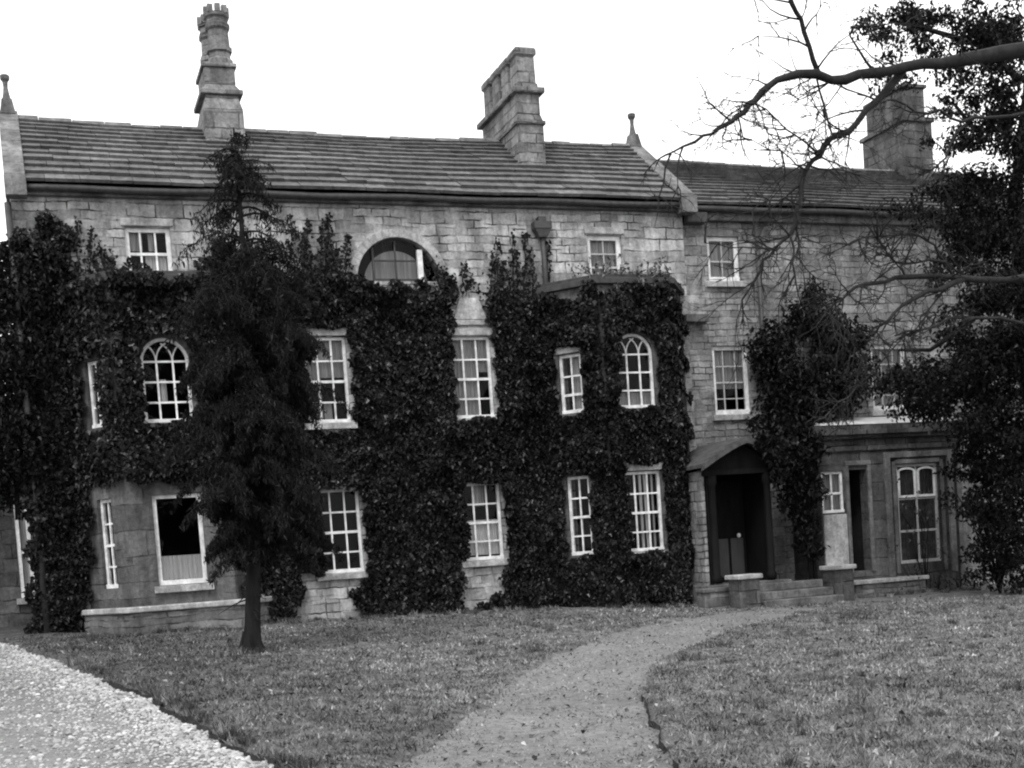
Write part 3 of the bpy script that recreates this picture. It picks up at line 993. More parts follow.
c3.obj('chimney', MAT['sooty_stone'], wing, bevel=.015)['label'] = 'broad stepped stone chimney'
for k in range(3):
    p = MB()
    p.lathe(15.62 + k * .16, 26.6, [(.07, 9.6), (.065, 10.12), (.08, 10.16), (.075, 10.24)], 8)
    p.obj('chimney_pot', MAT['grey_stone'], wing)
# gabled porch
PYF = 22.45
porch = MB()
porch.add([(12.24, PYF + .1, .9), (13.66, PYF + .1, .9), (13.66, 23.6, .9), (12.24, 23.6, .9), (12.24, PYF + .1, 3.1), (13.66, PYF + .1, 3.1), (13.66, 23.6, 3.1), (12.24, 23.6, 3.1)],
          [(0, 4, 7, 3), (1, 2, 6, 5), (3, 7, 6, 2), (4, 5, 6, 7)])
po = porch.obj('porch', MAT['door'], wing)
po['label'] = 'gabled porch with dark recessed entrance'
psd = MB()
psd.box(12.13, 12.21, PYF + .12, WY - .02, .9, 3.12)
psd.obj('side_wall', MAT['wing_stone'], po)
sl = po.modifiers.new('boards', 'SOLIDIFY')
sl.thickness = .05
ap = (13.02, 3.66)
HWD, DROP = 1.02, .5
def curve(t, sgn):                                        # slightly swept roof
    return (ap[0] + sgn * HWD * t, ap[1] - DROP * t ** 1.22)
for sgn in (-1, 1):
    rfm, bg_ = MB(), MB()
    for k in range(6):
        (xa, za), (xb, zb) = curve(k / 6, sgn), curve((k + 1) / 6, sgn)
        rfm.hexa([(xa, PYF - .18, za), (xb, PYF - .18, zb), (xb, WY - .01, zb), (xa, WY - .01, za), (xa, PYF - .18, za + .07), (xb, PYF - .18, zb + .07), (xb, WY - .01, zb + .07), (xa, WY - .01, za + .07)])
        bg_.hexa([(xa, PYF - .23, za - .06), (xb, PYF - .23, zb - .06), (xb, PYF - .184, zb - .06), (xa, PYF - .184, za - .06), (xa, PYF - .23, za + .06), (xb, PYF - .23, zb + .06), (xb, PYF - .184, zb + .06), (xa, PYF - .184, za + .06)])
    rfm.obj('porch_roof', MAT['hood'], po)
    bg_.obj('bargeboard', MAT['hood'], po)
pd = MB()
pd.add([(12.2, PYF + .06, 3.12), (13.84, PYF + .06, 3.12), (13.4, PYF + .06, 3.4), (ap[0], PYF + .06, 3.62), (12.62, PYF + .06, 3.4)], [(0, 1, 2, 3, 4)])
pd.box(12.16, 13.76, PYF, PYF + .12, 3.02, 3.118)
pd.obj('porch_gable', MAT['door'], po)
for x in (12.34, 13.56):
    ps = MB()
    ps.lathe(x, PYF + .06, [(.1, .92), (.1, 1.05), (.075, 1.08), (.07, 2.8), (.1, 2.85), (.1, 3.02)], 10)
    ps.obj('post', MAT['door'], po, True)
fl_ = MB()
fl_.box(12.0, 13.86, 22.25, WY - .02, 0.2, 0.9)
fl_.obj('porch_floor', MAT['step_stone'], po, bevel=.02)
dr = MB()
dr.box(12.8, 13.58, 23.48, 23.54, 0.92, 2.95)
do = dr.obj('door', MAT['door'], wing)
for x0, x1 in ((12.87, 13.16), (13.22, 13.51)):
    pn = MB()
    pn.box(x0, x1, 23.45, 23.478, 1.0, 1.78)
    pn.obj('door_panel', MAT['door_panel'], do, bevel=.01)
kn = MB()
kn.lathe(13.4, 23.43, [(.01, 1.78), (.035, 1.8), (.045, 1.83), (.035, 1.86), (.01, 1.88)], 10)
kn.obj('door_knob', MAT['brass'], do, True)
# garden room: single storey block right of the porch
GX0, GX1, GY = 15.1, 18.6, 23.0
GF = Facet((GX0, GY), (GX1, GY))
gu = lambda x: x - GX0
gm = MB()
ghol = [(gu(15.14), gu(15.66), 2.16, 3.0), (gu(15.78), gu(16.24), 0.92, 3.02), (gu(16.98), gu(18.02), 1.0, 3.08)]
wall_panel(gm, GF, 0, GF.L, -0.3, 3.4, ghol, 0.25)
for x in (GX0, GX1):
    gm.add([(x, GY, -.3), (x, WY, -.3), (x, WY, 3.4), (x, GY, 3.4)], [(0, 1, 2, 3) if x == GX0 else (3, 2, 1, 0)])
gr_ = gm.obj('garden_room', MAT['dark_stone'], wing)
gl_ = MB()
gl_.box(15.2, 18.5, 23.9, 23.98, .3, 3.35)
gl_.box(16.42, 16.5, 23.27, 23.89, .3, 3.35)
gl_.box(15.12, 18.58, 23.27, 23.89, .7, .78)
gl_.obj('room_lining', MAT['room'], gr_)
cn = MB()
for (e, z0, z1) in ((.05, 3.4, 3.5), (.02, 3.502, 3.64), (.12, 3.642, 3.72), (.2, 3.722, 3.82), (.1, 3.822, 3.94)):
    cn.box(GX0 - e, GX1 + e, GY - e, WY - .012, z0, z1)
cn.obj('cornice', MAT['dark_stone'], gr_, bevel=.012)
rf = MB()
rf.hexa([(GX0, GY, 3.942), (GX1, GY, 3.942), (GX1, WY - .015, 3.942), (GX0, WY - .015, 3.942), (GX0 + .1, GY + .1, 4.0), (GX1 - .1, GY + .1, 4.0), (GX1 - .1, WY - .015, 4.2), (GX0 + .1, WY - .015, 4.2)])
rf.obj('flat_roof', simple_mat('pale_lead_roof', .3, .5, 5, .8, .2, .2, .01), gr_)
pls = MB()
pls.box(15.12, 15.68, GY - .05, GY - .003, 0.75, 2.12)
pls.obj('pale_panel', MAT['plain_stone'], gr_, bevel=.01)
su = MB()
for (x0, x1, z0, z1, e) in ((16.66, 16.8, .75, 3.34, .06), (18.24, 18.38, .75, 3.34, .06), (16.803, 18.237, 3.22, 3.34, .06), (16.86, 16.95, .8, 3.14, .03), (18.06, 18.15, .8, 3.14, .03), (16.953, 18.057, 3.09, 3.18, .03), (18.48, 18.6, .3, 3.39, .04)):
    su.box(x0, x1, GY - e, GY - .003, z0, z1)
su.obj('stone_surround', MAT['grey_stone'], gr_, bevel=.01)
sash(wing, GF, ghol[0][0], ghol[0][1], ghol[0][2], ghol[0][3], 2, 2, rec=.05, fw=.05, lintel=False, sill=False, label='small square window beside the open doorway', curtain=[(ghol[0][0] + .04, ghol[0][1] - .04, ghol[0][2] + .04, ghol[0][3], 'curtain')])
w = sash(wing, GF, ghol[2][0], ghol[2][1], ghol[2][2], ghol[2][3], 2, 3, rec=.06, fw=.055, mat='grey_paint', lintel=False, sill=False, label='large garden window half hidden by plants', curtain=[(ghol[2][0] + .04, ghol[2][1] - .04, 1.05, 3.0, 'dull')])
uc_ = MB()
for (x0, x1) in ((17.03, 17.48), (17.52, 17.97)):
    uc_.box(x0, x0 + .045, GY + .03, GY + .055, 2.42, 2.92)
    uc_.box(x1 - .045, x1, GY + .03, GY + .055, 2.42, 2.92)
    uc_.box(x0, x1, GY + .028, GY + .056, 2.38, 2.43)
    AA, BB = arc_pts((x0 + x1) / 2, (x1 - x0) / 2, 2.915, 10, .1), arc_pts((x0 + x1) / 2, (x1 - x0) / 2 - .04, 2.915, 10, .06)
    for k in range(10):
        uc_.hexa([(AA[k][0], GY + .03, AA[k][1]), (AA[k + 1][0], GY + .03, AA[k + 1][1]), (AA[k + 1][0], GY + .055, AA[k + 1][1]), (AA[k][0], GY + .055, AA[k][1]),
                  (BB[k][0], GY + .03, BB[k][1]), (BB[k + 1][0], GY + .03, BB[k + 1][1]), (BB[k + 1][0], GY + .055, BB[k + 1][1]), (BB[k][0], GY + .055, BB[k][1])])
uc_.obj('upper_casement', MAT['paint'], w)
dj = MB()
dj.box(15.70, 15.778, GY - .05, GY + .1, .9, 3.1)
dj.box(16.242, 16.32, GY - .05, GY + .1, .9, 3.1)
dj.box(15.7, 16.32, GY - .053, GY + .1, 3.103, 3.2)
dj.obj('door_frame', MAT['grey_stone'], wing, bevel=.008)['label'] = 'frame of the open dark doorway'
ld = MB()
ld.box(15.5, 17.2, 22.5, GY - .06, .1, .66)
lo = ld.obj('ledge', MAT['plinth'], wing, bevel=.015)
lc_ = MB()
lc_.box(15.45, 17.25, 22.44, GY - .055, .663, .74)
lc_.obj('ledge_slab', MAT['plain_stone'], lo, bevel=.012)

# ------------------------------------------------------------------ steps, piers, low walls
steps = thing('stone_steps', (13.3, 21.5, .42), 'three broad stone steps rising to the dark porch between two piers', 'steps')
for k in range(3):
    s = MB()
    s.box(12.62 - .0 * k, 14.35, 21.25 + k * .34, 22.24, .1 + k * 0.02, .56 + k * .15)
    if k:
        s = MB()
        s.box(12.62, 14.35, 21.25 + k * .34, 22.24, .41 + k * .15 + .002, .56 + k * .15)
    s.obj('step', MAT['step_stone'], steps, bevel=.015)
pier = thing('stone_pier', (12.32, 21.45, .4), 'square stone pier with a flat cap left of the steps', 'pier', 'piers flanking the steps')
s = MB(); s.box(12.1, 12.54, 21.25, 21.66, .2, 1.0); s.obj('shaft', MAT['dark_stone'], pier, bevel=.015)
s = MB(); s.box(12.05, 12.59, 21.2, 21.71, 1.002, 1.09); s.obj('cap', MAT['plain_stone'], pier, bevel=.02)
pier2 = pier.copy(); COL.objects.link(pier2); pier2.location = (14.72, 21.95, .42)
pier2['label'] = 'square stone pier with a flat cap right of the steps'
for ch in list(pier.children):
    c = ch.copy(); COL.objects.link(c); c.parent = pier2
lw = thing('low_wall', (12.1, 22.0, .4), 'low dark wall with pale coping joining the left pier to the ivy corner', 'wall')
s = MB(); s.box(11.72, 12.4, 21.9, 22.24, .2, .78); s.obj('wall', MAT['plinth'], lw, bevel=.015)
s = MB(); s.box(11.68, 12.44, 21.86, 22.24, .782, .86); s.obj('coping', MAT['step_stone'], lw, bevel=.015)

# ------------------------------------------------------------------ outbuilding at the left edge
ob = thing('outbuilding', (-3.0, 26.2, .9), 'low stone outbuilding at the far left edge with a tall pale narrow window', 'outbuilding')
OF = Facet((-7.0, 26.2), (0.04, 26.2))
s = MB(); wall_panel(s, OF, 0, OF.L, 0.0, 4.2, [(7.0 + .22 - .1, 7.0 + .0, 1.75, 3.2)] if False else [(6.6, 6.86, 1.6, 3.35)], .2)
s.add([(-7, 26.2, 0), (-7, 28.5, 0), (-7, 28.5, 4.2), (-7, 26.2, 4.2)], [(3, 2, 1, 0)])
s.obj('wall', MAT['dark_stone'], ob)
slate_roof('roof', ob, -7.1, 0.0, (26.0, 4.2), (27.6, 5.2), 7, 1.0, 21)
sash(ob, OF, 6.6, 6.86, 1.6, 3.35, 1, 2, rec=.03, fw=.07, lintel=False, curtain=[(6.64, 6.84, 1.65, 3.3, 'net')], label='tall narrow pale window')

# ------------------------------------------------------------------ foliage
def leaves(P, N, size, aspect=0.8, fold=0.25, droop=None):
    """kite leaves: P centres (n,3), N facing normals (n,3), size (n,)"""
    n = len(P)
    N = N / np.linalg.norm(N, axis=1, keepdims=True)
    ref = np.tile(np.array([0, 0, -1.0]), (n, 1)) + rng.normal(0, .55, (n, 3))
    T = ref - (ref * N).sum(1, keepdims=True) * N
    T /= np.linalg.norm(T, axis=1, keepdims=True) + 1e-9
    S = np.cross(N, T)
    s = size[:, None]
    f = (fold * s) * N
    base, tip = P - T * s * .45, P + T * s * .6
    l = P - T * s * .12 - S * s * aspect * .5 + f
    r = P - T * s * .12 + S * s * aspect * .5 + f
    a = np.stack([base, r, tip], 1)
    b = np.stack([base, tip, l], 1)
    return np.concatenate([a, b], 0)

def plan_surface(X, Z):
    Y = np.full(len(X), HY)
    nx = np.zeros(len(X))
    for plan in (BL, BR):
        (a, _), (b, _), (c, _), (d, _) = plan
        y = np.where(X < b, HY - (X - a) / (b - a), np.where(X > c, HY - (d - X) / (d - c), HY - 1.0))
        ins = (X > a) & (X < d) & (Z < BT + .12)
        Y = np.where(ins, y, Y)
        nx = np.where(ins & (X < b), -.7, np.where(ins & (X > c), .7, nx))
    return Y, nx

IVY_OUT = [(-40, 255), (0, 240), (14, 240), (30, 228), (50, 209), (66, 224), (75, 260), (84, 284), (98, 266), (112, 270), (130, 263), (150, 270), (168, 274), (186, 280), (200, 262), (230, 240), (262, 262), (285, 268), (300, 292), (322, 282), (345, 270), (350, 274), (364, 286), (380, 281), (394, 288), (410, 283), (424, 289), (440, 279), (452, 282), (455, 300), (492, 306), (503, 292), (545, 300), (575, 296), (590, 286), (610, 292), (630, 282), (648, 291), (660, 276), (672, 284), (676, 300), (681, 316), (685, 400), (690, 480), (694, 540), (690, 608), (500, 618), (465, 624), (350, 628), (270, 642), (100, 655), (30, 645), (30, 560), (26, 500), (-40, 490)]
IVY_EX = [[(455, 336), (453, 302), (464, 292), (482, 298), (496, 336)],
          [(92, 484), (140, 481), (243, 484), (246, 560), (250, 640), (86, 640), (90, 560)],
          [(303, 572), (368, 570), (352, 600), (364, 630), (298, 635), (300, 600)],
          [(461, 556), (507, 554), (505, 590), (482, 606), (468, 625), (463, 600)]]
def ivy(name, label, x0, x1, n, group=None):
    X = rng.uniform(x0, x1, n)
    Z = rng.uniform(0.4, 8.4, n)
    Y, nx = plan_surface(X, Z)
    nv = np.stack([nx, -np.ones(n), np.zeros(n)], 1)
    nv /= np.linalg.norm(nv, axis=1, keepdims=True)
    lump = np.clip(.5 + .6 * fieldn(X, Z, 1.5) + .5 * fieldn(X, Z, 4, 2), 0, 1.3)
    th = 0.05 + 0.2 * lump
    off = th * rng.uniform(0.1, 1.0, n) ** .6
    Y = np.where((Z > BT - .1) & (Z < BT + .3) & (X > 9.9) & (X < 12.4) & (rng.uniform(0, 1, n) < .4), HY - 1.0 - rng.uniform(0.08, .22, n) + np.clip(np.abs(X - 11.18) - .76, 0, 1), Y)
    Y = np.where((Z > BT - .12) & (Z < BT + .3) & (X > .7) & (X < 3.9) & (rng.uniform(0, 1, n) < .6), HY - 1.0 - rng.uniform(0.06, .2, n) + np.clip((np.abs(X - 2.3) - .85) * 1.4, 0, 1), Y)
    Y = np.where((Z > BT + .12) & (Z < BT + .5) & (X > .75) & (X < 3.85), HY - rng.uniform(0, 1, n) ** 2 * np.clip(np.minimum(X - .75, 3.85 - X) * 1.4, 0, 1.15), Y)
    P = np.stack([X, Y, Z], 1) + nv * off[:, None]
    px = project(P + rng.normal(0, .03, (n, 3)))
    wig = 5 * np.stack([np.sin(P[:, 2] * 9 + P[:, 0] * 4), np.sin(P[:, 0] * 11 + P[:, 2] * 5)], 1)
    keep = inpoly(px + wig, IVY_OUT)
    for e in IVY_EX:
        keep &= ~inpoly(px + wig * .7, e)
    # windows stay clear of leaves
    for fc, u0, u1, z0, z1, arch in WINDOW_RECTS:
        rel = P[:, :2] - np.array(fc.p0)
        u = rel @ np.array(fc.t)
        d = rel @ np.array(fc.n)
        m_ = .035 * np.sin(P[:, 2] * 13 + u * 7)
        inr = (np.abs(d) < .5) & (u > u0 + m_ + .02) & (u < u1 + m_ - .0) & (Z > z0 + m_) & (Z < z1 + m_)
        if arch:
            uc, w2 = (u0 + u1) / 2, (u1 - u0) / 2
            top = z1 - arch + arch * np.sqrt(np.clip(1 - ((u - uc) / w2) ** 2, 0, 1))
            inr &= Z < top + .02
        keep &= ~inr
    # thin holes at the fringe
    keep &= (fieldn(X, Z, 3.1, 1.1) > -.8)
    P, nv, lump = P[keep], nv[keep], lump[keep]
    k = len(P)
    N = nv + np.array([0, 0, .5]) + rng.normal(0, .4, (k, 3))
    size = rng.uniform(.05, .12, k)
    tint = rng.choice([.5, .8, 1.1, 1.7, 2.6, 4.5, 9], k, p=[.2, .24, .22, .15, .1, .065, .025]) * np.clip(1 + .6 * fieldn(P[:, 0], P[:, 2], .9, 3), .4, 1.8)
    base = Vector(((x0 + x1) / 2, 23.9, .6))
    t = thing(name, base, label, 'ivy', group)
    polys_np('foliage', leaves(P, N, size, .85), MAT['ivy'], t, np.tile(tint, 2))
    st = MB()
    r = random.Random(int(x0 * 10))
    for q in range(5):
        xs = r.uniform(x0 + .2, x1 - .2)
        pts = []
        z = .5
        while z < 5.5:
            y = float(plan_surface(np.array([xs]), np.array([z]))[0][0])
            p = Vector((xs, y - .05, z))
            blocked = any(abs((Vector((p.x, p.y)) - fc.p0).dot(fc.n)) < .4 and u0 - .05 < (Vector((p.x, p.y)) - fc.p0).dot(fc.t) < u1 + .05 and z0 - .2 < z < z1 + .1 for fc, u0, u1, z0, z1, a_ in WINDOW_RECTS)
            pj = project(np.array([p]))
            if blocked or any(inpoly(pj, e)[0] for e in IVY_EX) or not inpoly(pj, IVY_OUT)[0]:
                if len(pts) > 1:
                    break
                z += .3
                pts = []
                continue
            pts.append(p)
            z += .3
            xs = min(x1, max(x0, xs + r.uniform(-.09, .09)))
        if len(pts) > 2:
            st.tube(pts, [.03 - .02 * i / len(pts) for i in range(len(pts))], 5)
    if st.v:
        st.obj('stem', MAT['ivy_stem'], t, True)
    return t
GI = 'ivy climbing the house front'
ivy('climbing_ivy', 'dark ivy over the leftmost bay and corner above bare lower stonework', -1.2, 4.0, 60000, GI)
ivy('climbing_ivy', 'dense ivy column between the two pairs of flat wall windows', 4.0, 8.75, 84000, GI)
ivy('climbing_ivy', 'dense ivy covering the right bay from ground to its flat roof', 8.75, 12.95, 84000, GI)

# thin ivy shoots on the bare wall, one plant each
def shoot(px, y0, y1, w, seed, dens=1.0):
    r = random.Random(seed)
    a, b = at(px, y0, 23.95), at(px + r.uniform(-4, 4), y1, 23.95)
    pts = [a.lerp(b, k / 8) + Vector((r.uniform(-.03, .03), 0, 0)) for k in range(9)]
    return a, b, pts
shoots = [(320, 282, 222, 0), (333, 282, 238, 0), (300, 290, 232, 0), (313, 285, 250, 0), (344, 280, 232, 1), (445, 286, 268, 1), (497, 300, 240, 2), (513, 300, 234, 2), (524, 300, 232, 2), (534, 300, 250, 2), (549, 302, 242, 2), (505, 300, 262, 2), (78, 275, 222, 4), (90, 280, 228, 4), (102, 272, 244, 4), (112, 270, 252, 4), (292, 285, 215, 0), (306, 288, 222, 0), (326, 282, 212, 0), (338, 282, 250, 0), (462, 292, 262, 1), (436, 282, 262, 1), (470, 290, 275, 1), (490, 300, 252, 2), (518, 300, 250, 2), (652, 302, 270, 3), (664, 302, 280, 3)]
slabels = {0: 'thin upright ivy shoots on the pale wall between the conifer and the half round window', 1: 'sparse ivy shoots edging the half round window', 2: 'tall thin ivy shoots around the hopper head and downpipe', 3: 'ivy sprigs rising over the right bay roof', 4: 'thin ivy shoots on the pale wall left of the leftmost attic window'}
for gi, lab in slabels.items():
    sel = [s for s in shoots if s[3] == gi]
    b0 = at(sel[0][0], sel[0][1], 23.95)
    t = thing('ivy_shoots', b0, lab, 'ivy')
    st, LP = MB(), []
    for q, (px_, y0, y1, _) in enumerate(sel):
        a, b, pts = shoot(px_, y0, y1, 0, q + gi * 20)
        st.tube(pts, [.014 - .009 * k / 8 for k in range(9)], 4)
        for k in range(int(85 * (a - b).length)):
            tt = random.random() ** 1.3
            p = pts[min(8, int(tt * 8))].lerp(pts[min(8, int(tt * 8) + 1)], tt * 8 % 1)
            wd = .085 * (1 - tt) + .025
            LP.append((p.x + random.gauss(0, wd), p.y - random.uniform(.0, .06), p.z + random.gauss(0, .05)))
    LP = np.array(LP)
    polys_np('foliage', leaves(LP, np.array([0, -1, .3]) + rng.normal(0, .4, LP.shape), rng.uniform(.05, .1, len(LP)), .8), MAT['ivy'], t, np.tile(rng.choice([.7, 1, 1.6, 2.5], len(LP)), 2))
    st.obj('stem', MAT['bark'], t)

# dry pale stems tangled on the right bay roof
dt = thing('dry_creeper', (11.2, 23.3, 6.9), 'pale dry creeper stems tangled on the flat roof of the right bay', 'creeper')
ds, LP = MB(), []
rr_ = random.Random(77)
for q in range(46):
    x, y = rr_.uniform(10.3, 12.0), rr_.uniform(22.98, 23.6)
    pts = [Vector((x, y, 6.9))]
    v = Vector((rr_.uniform(-.6, .6), rr_.uniform(-.5, .1), rr_.uniform(.3, 1)))
    for k in range(5):
        v = (v + Vector((rr_.uniform(-.5, .5), rr_.uniform(-.3, .2), rr_.uniform(-.55, .3)))).normalized()
        pts.append(pts[-1] + v * rr_.uniform(.05, .13))
        LP.append(tuple(pts[-1]))
        LP.append(tuple(pts[-1] + Vector((rr_.gauss(0, .05), rr_.gauss(0, .05), rr_.gauss(0, .05)))))
    ds.tube(pts, [.012, .011, .009, .007, .006, .004], 4)
ds.obj('stem', MAT['wood'], dt)
LP = np.array(LP)
polys_np('foliage', leaves(LP, np.array([0, -.8, .5]) + rng.normal(0, .5, LP.shape), rng.uniform(.05, .1, len(LP)), .7), MAT['shrub'], dt, np.tile(rng.choice([.6, 1.5, 3, 5], len(LP)), 2))

# big ivy bush beside the porch
def clump_leaves(clumps, per, size, flat=.0, out=.45, up=.3):
    """clumps: (centre, (rx,ry,rz)); leaves scattered through each volume, denser towards its skin"""
    Ps, Ns = [], []
    for c, rad in clumps:
        rad = np.array(rad)
        n = int(per * (rad[0] * rad[1] * rad[2]) ** (2 / 3))
        d = rng.normal(0, 1, (n, 3))
        d /= np.linalg.norm(d, axis=1, keepdims=True)
        rr = rng.uniform(0.25, 1.0, n) ** .55
        rr *= 1 + .22 * np.sin(d[:, 0] * 5 + c[0] * 3) * np.sin(d[:, 2] * 6 + c[2] * 2) + rng.normal(0, .15, n)
        Ps.append(np.array(c) + d * rr[:, None] * rad)
        Ns.append(d * out + np.array([0, 0, up]) + rng.normal(0, .5, (n, 3)))
    P, N = np.concatenate(Ps), np.concatenate(Ns)
    return leaves(P, N, rng.uniform(size[0], size[1], len(P)), .6), len(P)

def bush(name, loc, label, cat, clumps, per, size, mat, stems, tints=(.5, .8, 1, 1.3, 2.2), keepf=None, stem_r=.02, group=None):
    t = thing(name, loc, label, cat, group)
    V, n = clump_leaves(clumps, per, size)
    tn = np.tile(rng.choice(tints, n), 2)
    if keepf is not None:
        k = keepf(V[:, 0, :])
        V, tn = V[k], tn[k]
    polys_np('foliage', V, mat, t, tn)
    st = MB()
    for s in stems:
        st.tube(s, [stem_r * (1 - .7 * i / (len(s) - 1)) for i in range(len(s))], 6)
    st.obj('stem', MAT['bark'], t, True)
    return t

def cl(px, py, Y, rx, rz=None, ry=None):
    p = at(px, py, Y)
    return (tuple(p), (rx, ry or rx * .7, rz or rx))
pc_ = [cl(775, 345, 23.75, .45), cl(800, 320, 23.8, .42), cl(815, 295, 23.9, .28), cl(832, 330, 23.8, .45), cl(850, 350, 23.75, .42), cl(790, 375, 23.65, .5), cl(825, 380, 23.6, .55), cl(855, 378, 23.7, .35), cl(775, 400, 23.6, .4), cl(805, 420, 23.4, .45), cl(772, 438, 23.1, .33), cl(795, 460, 22.7, .4), cl(812, 490, 22.6, .3), cl(790, 495, 22.6, .33), cl(806, 525, 22.6, .25), cl(815, 550, 22.55, .2), cl(800, 545, 22.55, .15), cl(765, 370, 23.85, .3), cl(862, 335, 23.9, .22), cl(775, 450, 22.15, .26), cl(762, 440, 22.2, .18), cl(782, 470, 22.2, .24), cl(757, 425, 22.9, .2), cl(790, 455, 22.3, .3), cl(785, 435, 22.8, .4), cl(808, 445, 22.8, .35), cl(800, 475, 22.6, .35), cl(815, 405, 23.4, .5), cl(845, 400, 23.5, .35), cl(760, 350, 23.8, .3), cl(800, 510, 22.6, .28), cl(775, 475, 22.45, .14)]
b = at(808, 585, 22.9)
bush('ivy_bush', (b.x, 23.2, .4), 'bushy ivy mass climbing the wing beside the porch gable', 'ivy', [(c, tuple(v * 1.12 for v in r3)) for c, r3 in pc_], 3000, (.07, .14), MAT['ivy'],
     [[(b.x, 22.75, .45), at(806, 520, 22.8), at(800, 470, 22.9), at(808, 400, 23.9), at(815, 310, 24.0)], [(b.x + .15, 22.8, .45), at(812, 540, 22.8), at(812, 480, 23.0), at(830, 390, 23.9), at(845, 330, 24.0)]], stem_r=.045)
# dark evergreen at the left edge and over the corner
lc2 = [cl(-8, 335, 24.4, .5), cl(2, 375, 24.5, .5), cl(-5, 300, 24.5, .5), cl(-15, 415, 24.4, .6), cl(10, 262, 24.0, .35), cl(30, 250, 24.0, .32), cl(48, 228, 24.0, .22), cl(-10, 300, 23.9, .55), cl(25, 300, 23.8, .45), cl(50, 275, 23.8, .35), cl(-10, 360, 23.7, .6), cl(25, 360, 23.7, .5), cl(0, 420, 23.7, .5), cl(-20, 470, 23.8, .5), cl(20, 455, 23.6, .4), cl(10, 500, 23.9, .3)]
p0 = at(26, 630, 23.6)
bush('evergreen_shrub', (p0.x, 23.6, .8), 'tall dark evergreen shrub rising to the eaves at the left edge of the house', 'shrub', lc2, 2400, (.06, .13), MAT['ivy'],
     [[at(18, 520, 23.95), at(15, 460, 23.9), at(20, 330, 23.9), at(36, 250, 24.0)]], stem_r=.05, keepf=lambda P: P[:, 1] < 24.9)

# conifer in front of the house
def conifer():
    base = Vector((2.66, 18.33, 0.62))
    t = thing('conifer_tree', base, 'slender dark conifer with drooping branches and a bare lower trunk before the left bay', 'tree')
    H = 7.6
    top = at(232, 128, 18.3)
    def axis_p(f):
        mid = at(253, 560, 18.33)
        q = base.lerp(top, f)
        q.x += .13 * math.sin(f * 3.0)
        return q
    tr = MB()
    pts = [axis_p(f) for f in (0, .02, .06, .12, .2, .35, .5, .65, .8, .92, 1)]
    tr.tube(pts, [.17, .13, .112, .105, .1, .085, .07, .05, .035, .02, .008], 10)
    tr.obj('trunk', MAT['bark'], t, True)
    br, P, N = MB(), [], []
    r = random.Random(5)
    def spray(pp_, L, m_, sp0):
        for q in range(m_):
            s = r.uniform(.05, 1.04)
            i = min(3, int(s * 4))
            c = pp_[i].lerp(pp_[i + 1], min(1, s * 4 - i))
            sp = sp0 * (1.1 - .55 * s)
            P.append(c + Vector((r.gauss(0, sp), r.gauss(0, sp), r.gauss(-.05, sp * .9))))
    for k in range(215):
        f = .2 + .79 * r.random() ** 1.1
        o = axis_p(f)
        prof = np.interp(f, [.2, .25, .32, .48, .66, .77, .86, .95, 1], [.66, .76, .8, .8, .8, .75, .56, .36, .16])
        L = prof * r.choice((.45, .65, .8, .95, 1.05, 1.2)) * r.uniform(.85, 1.1)
        az = r.uniform(0, 2 * math.pi)
        d = Vector((math.cos(az), math.sin(az), 0))
        rise = r.uniform(.15, .65)
        pp_ = [o + d * (L * s) + Vector((0, 0, rise * L * s - .7 * L * s * s)) for s in (0, .25, .5, .75, 1)]
        br.tube(pp_, [.02, .016, .012, .008, .004], 4)
        dens = 1.35 if f < .62 else .7 if f < .72 else .36 if f < .85 else .24
        spray(pp_, L, int(150 * L * dens), .07)
        for q in range(int(3 + 4 * L)):
            s = r.uniform(.25, 1)
            i = min(3, int(s * 4))
            c = pp_[i].lerp(pp_[i + 1], s * 4 - i)
            a2 = az + r.choice((-1, 1)) * r.uniform(.4, 1.2)
            l2 = L * r.uniform(.22, .5)
            d2 = Vector((math.cos(a2), math.sin(a2), 0))
            q2 = [c + d2 * (l2 * u) + Vector((0, 0, .12 * l2 * u - .85 * l2 * u * u)) for u in (0, .25, .5, .75, 1)]
            br.tube(q2, [.009, .008, .006, .004, .003], 4)
            spray(q2, l2, int((70 + 130 * l2) * dens), .05)
    P = np.array([tuple(p) for p in P])
    n = len(P)
    N = rng.normal(0, 1, (n, 3)) * np.array([1, 1, .4])
    V = leaves(P, N, rng.uniform(.04, .11, n), .22, .06)
    polys_np('crown', V, MAT['conifer'], t, np.tile(rng.choice([.6, 1, 1.5, 2.4], n, p=[.35, .35, .2, .1]), 2))
    for k in range(16):
        o = axis_p(r.uniform(.07, .2))
        az = r.uniform(0, 6.28)
        L = r.uniform(.15, .5)
        d = Vector((math.cos(az), math.sin(az), r.uniform(-.5, .3)))
        br.tube([o, o + d * L * .5 + Vector((0, 0, r.uniform(-.04, .04))), o + d * L], [.012, .008, .003], 4)
    for k in range(6):
        az = k * 1.05 + r.uniform(-.3, .3)
        d = Vector((math.cos(az), math.sin(az), 0))
        br.tube([base + Vector((0, 0, .32)) + d * .07, base + Vector((0, 0, .1)) + d * .13, base + Vector((0, 0, .0)) + d * .2, base + Vector((0, 0, -.05)) + d * r.uniform(.26, .34)], [.035, .045, .035, .02], 7)
    br.obj('branches', MAT['bark'], t)
conifer()

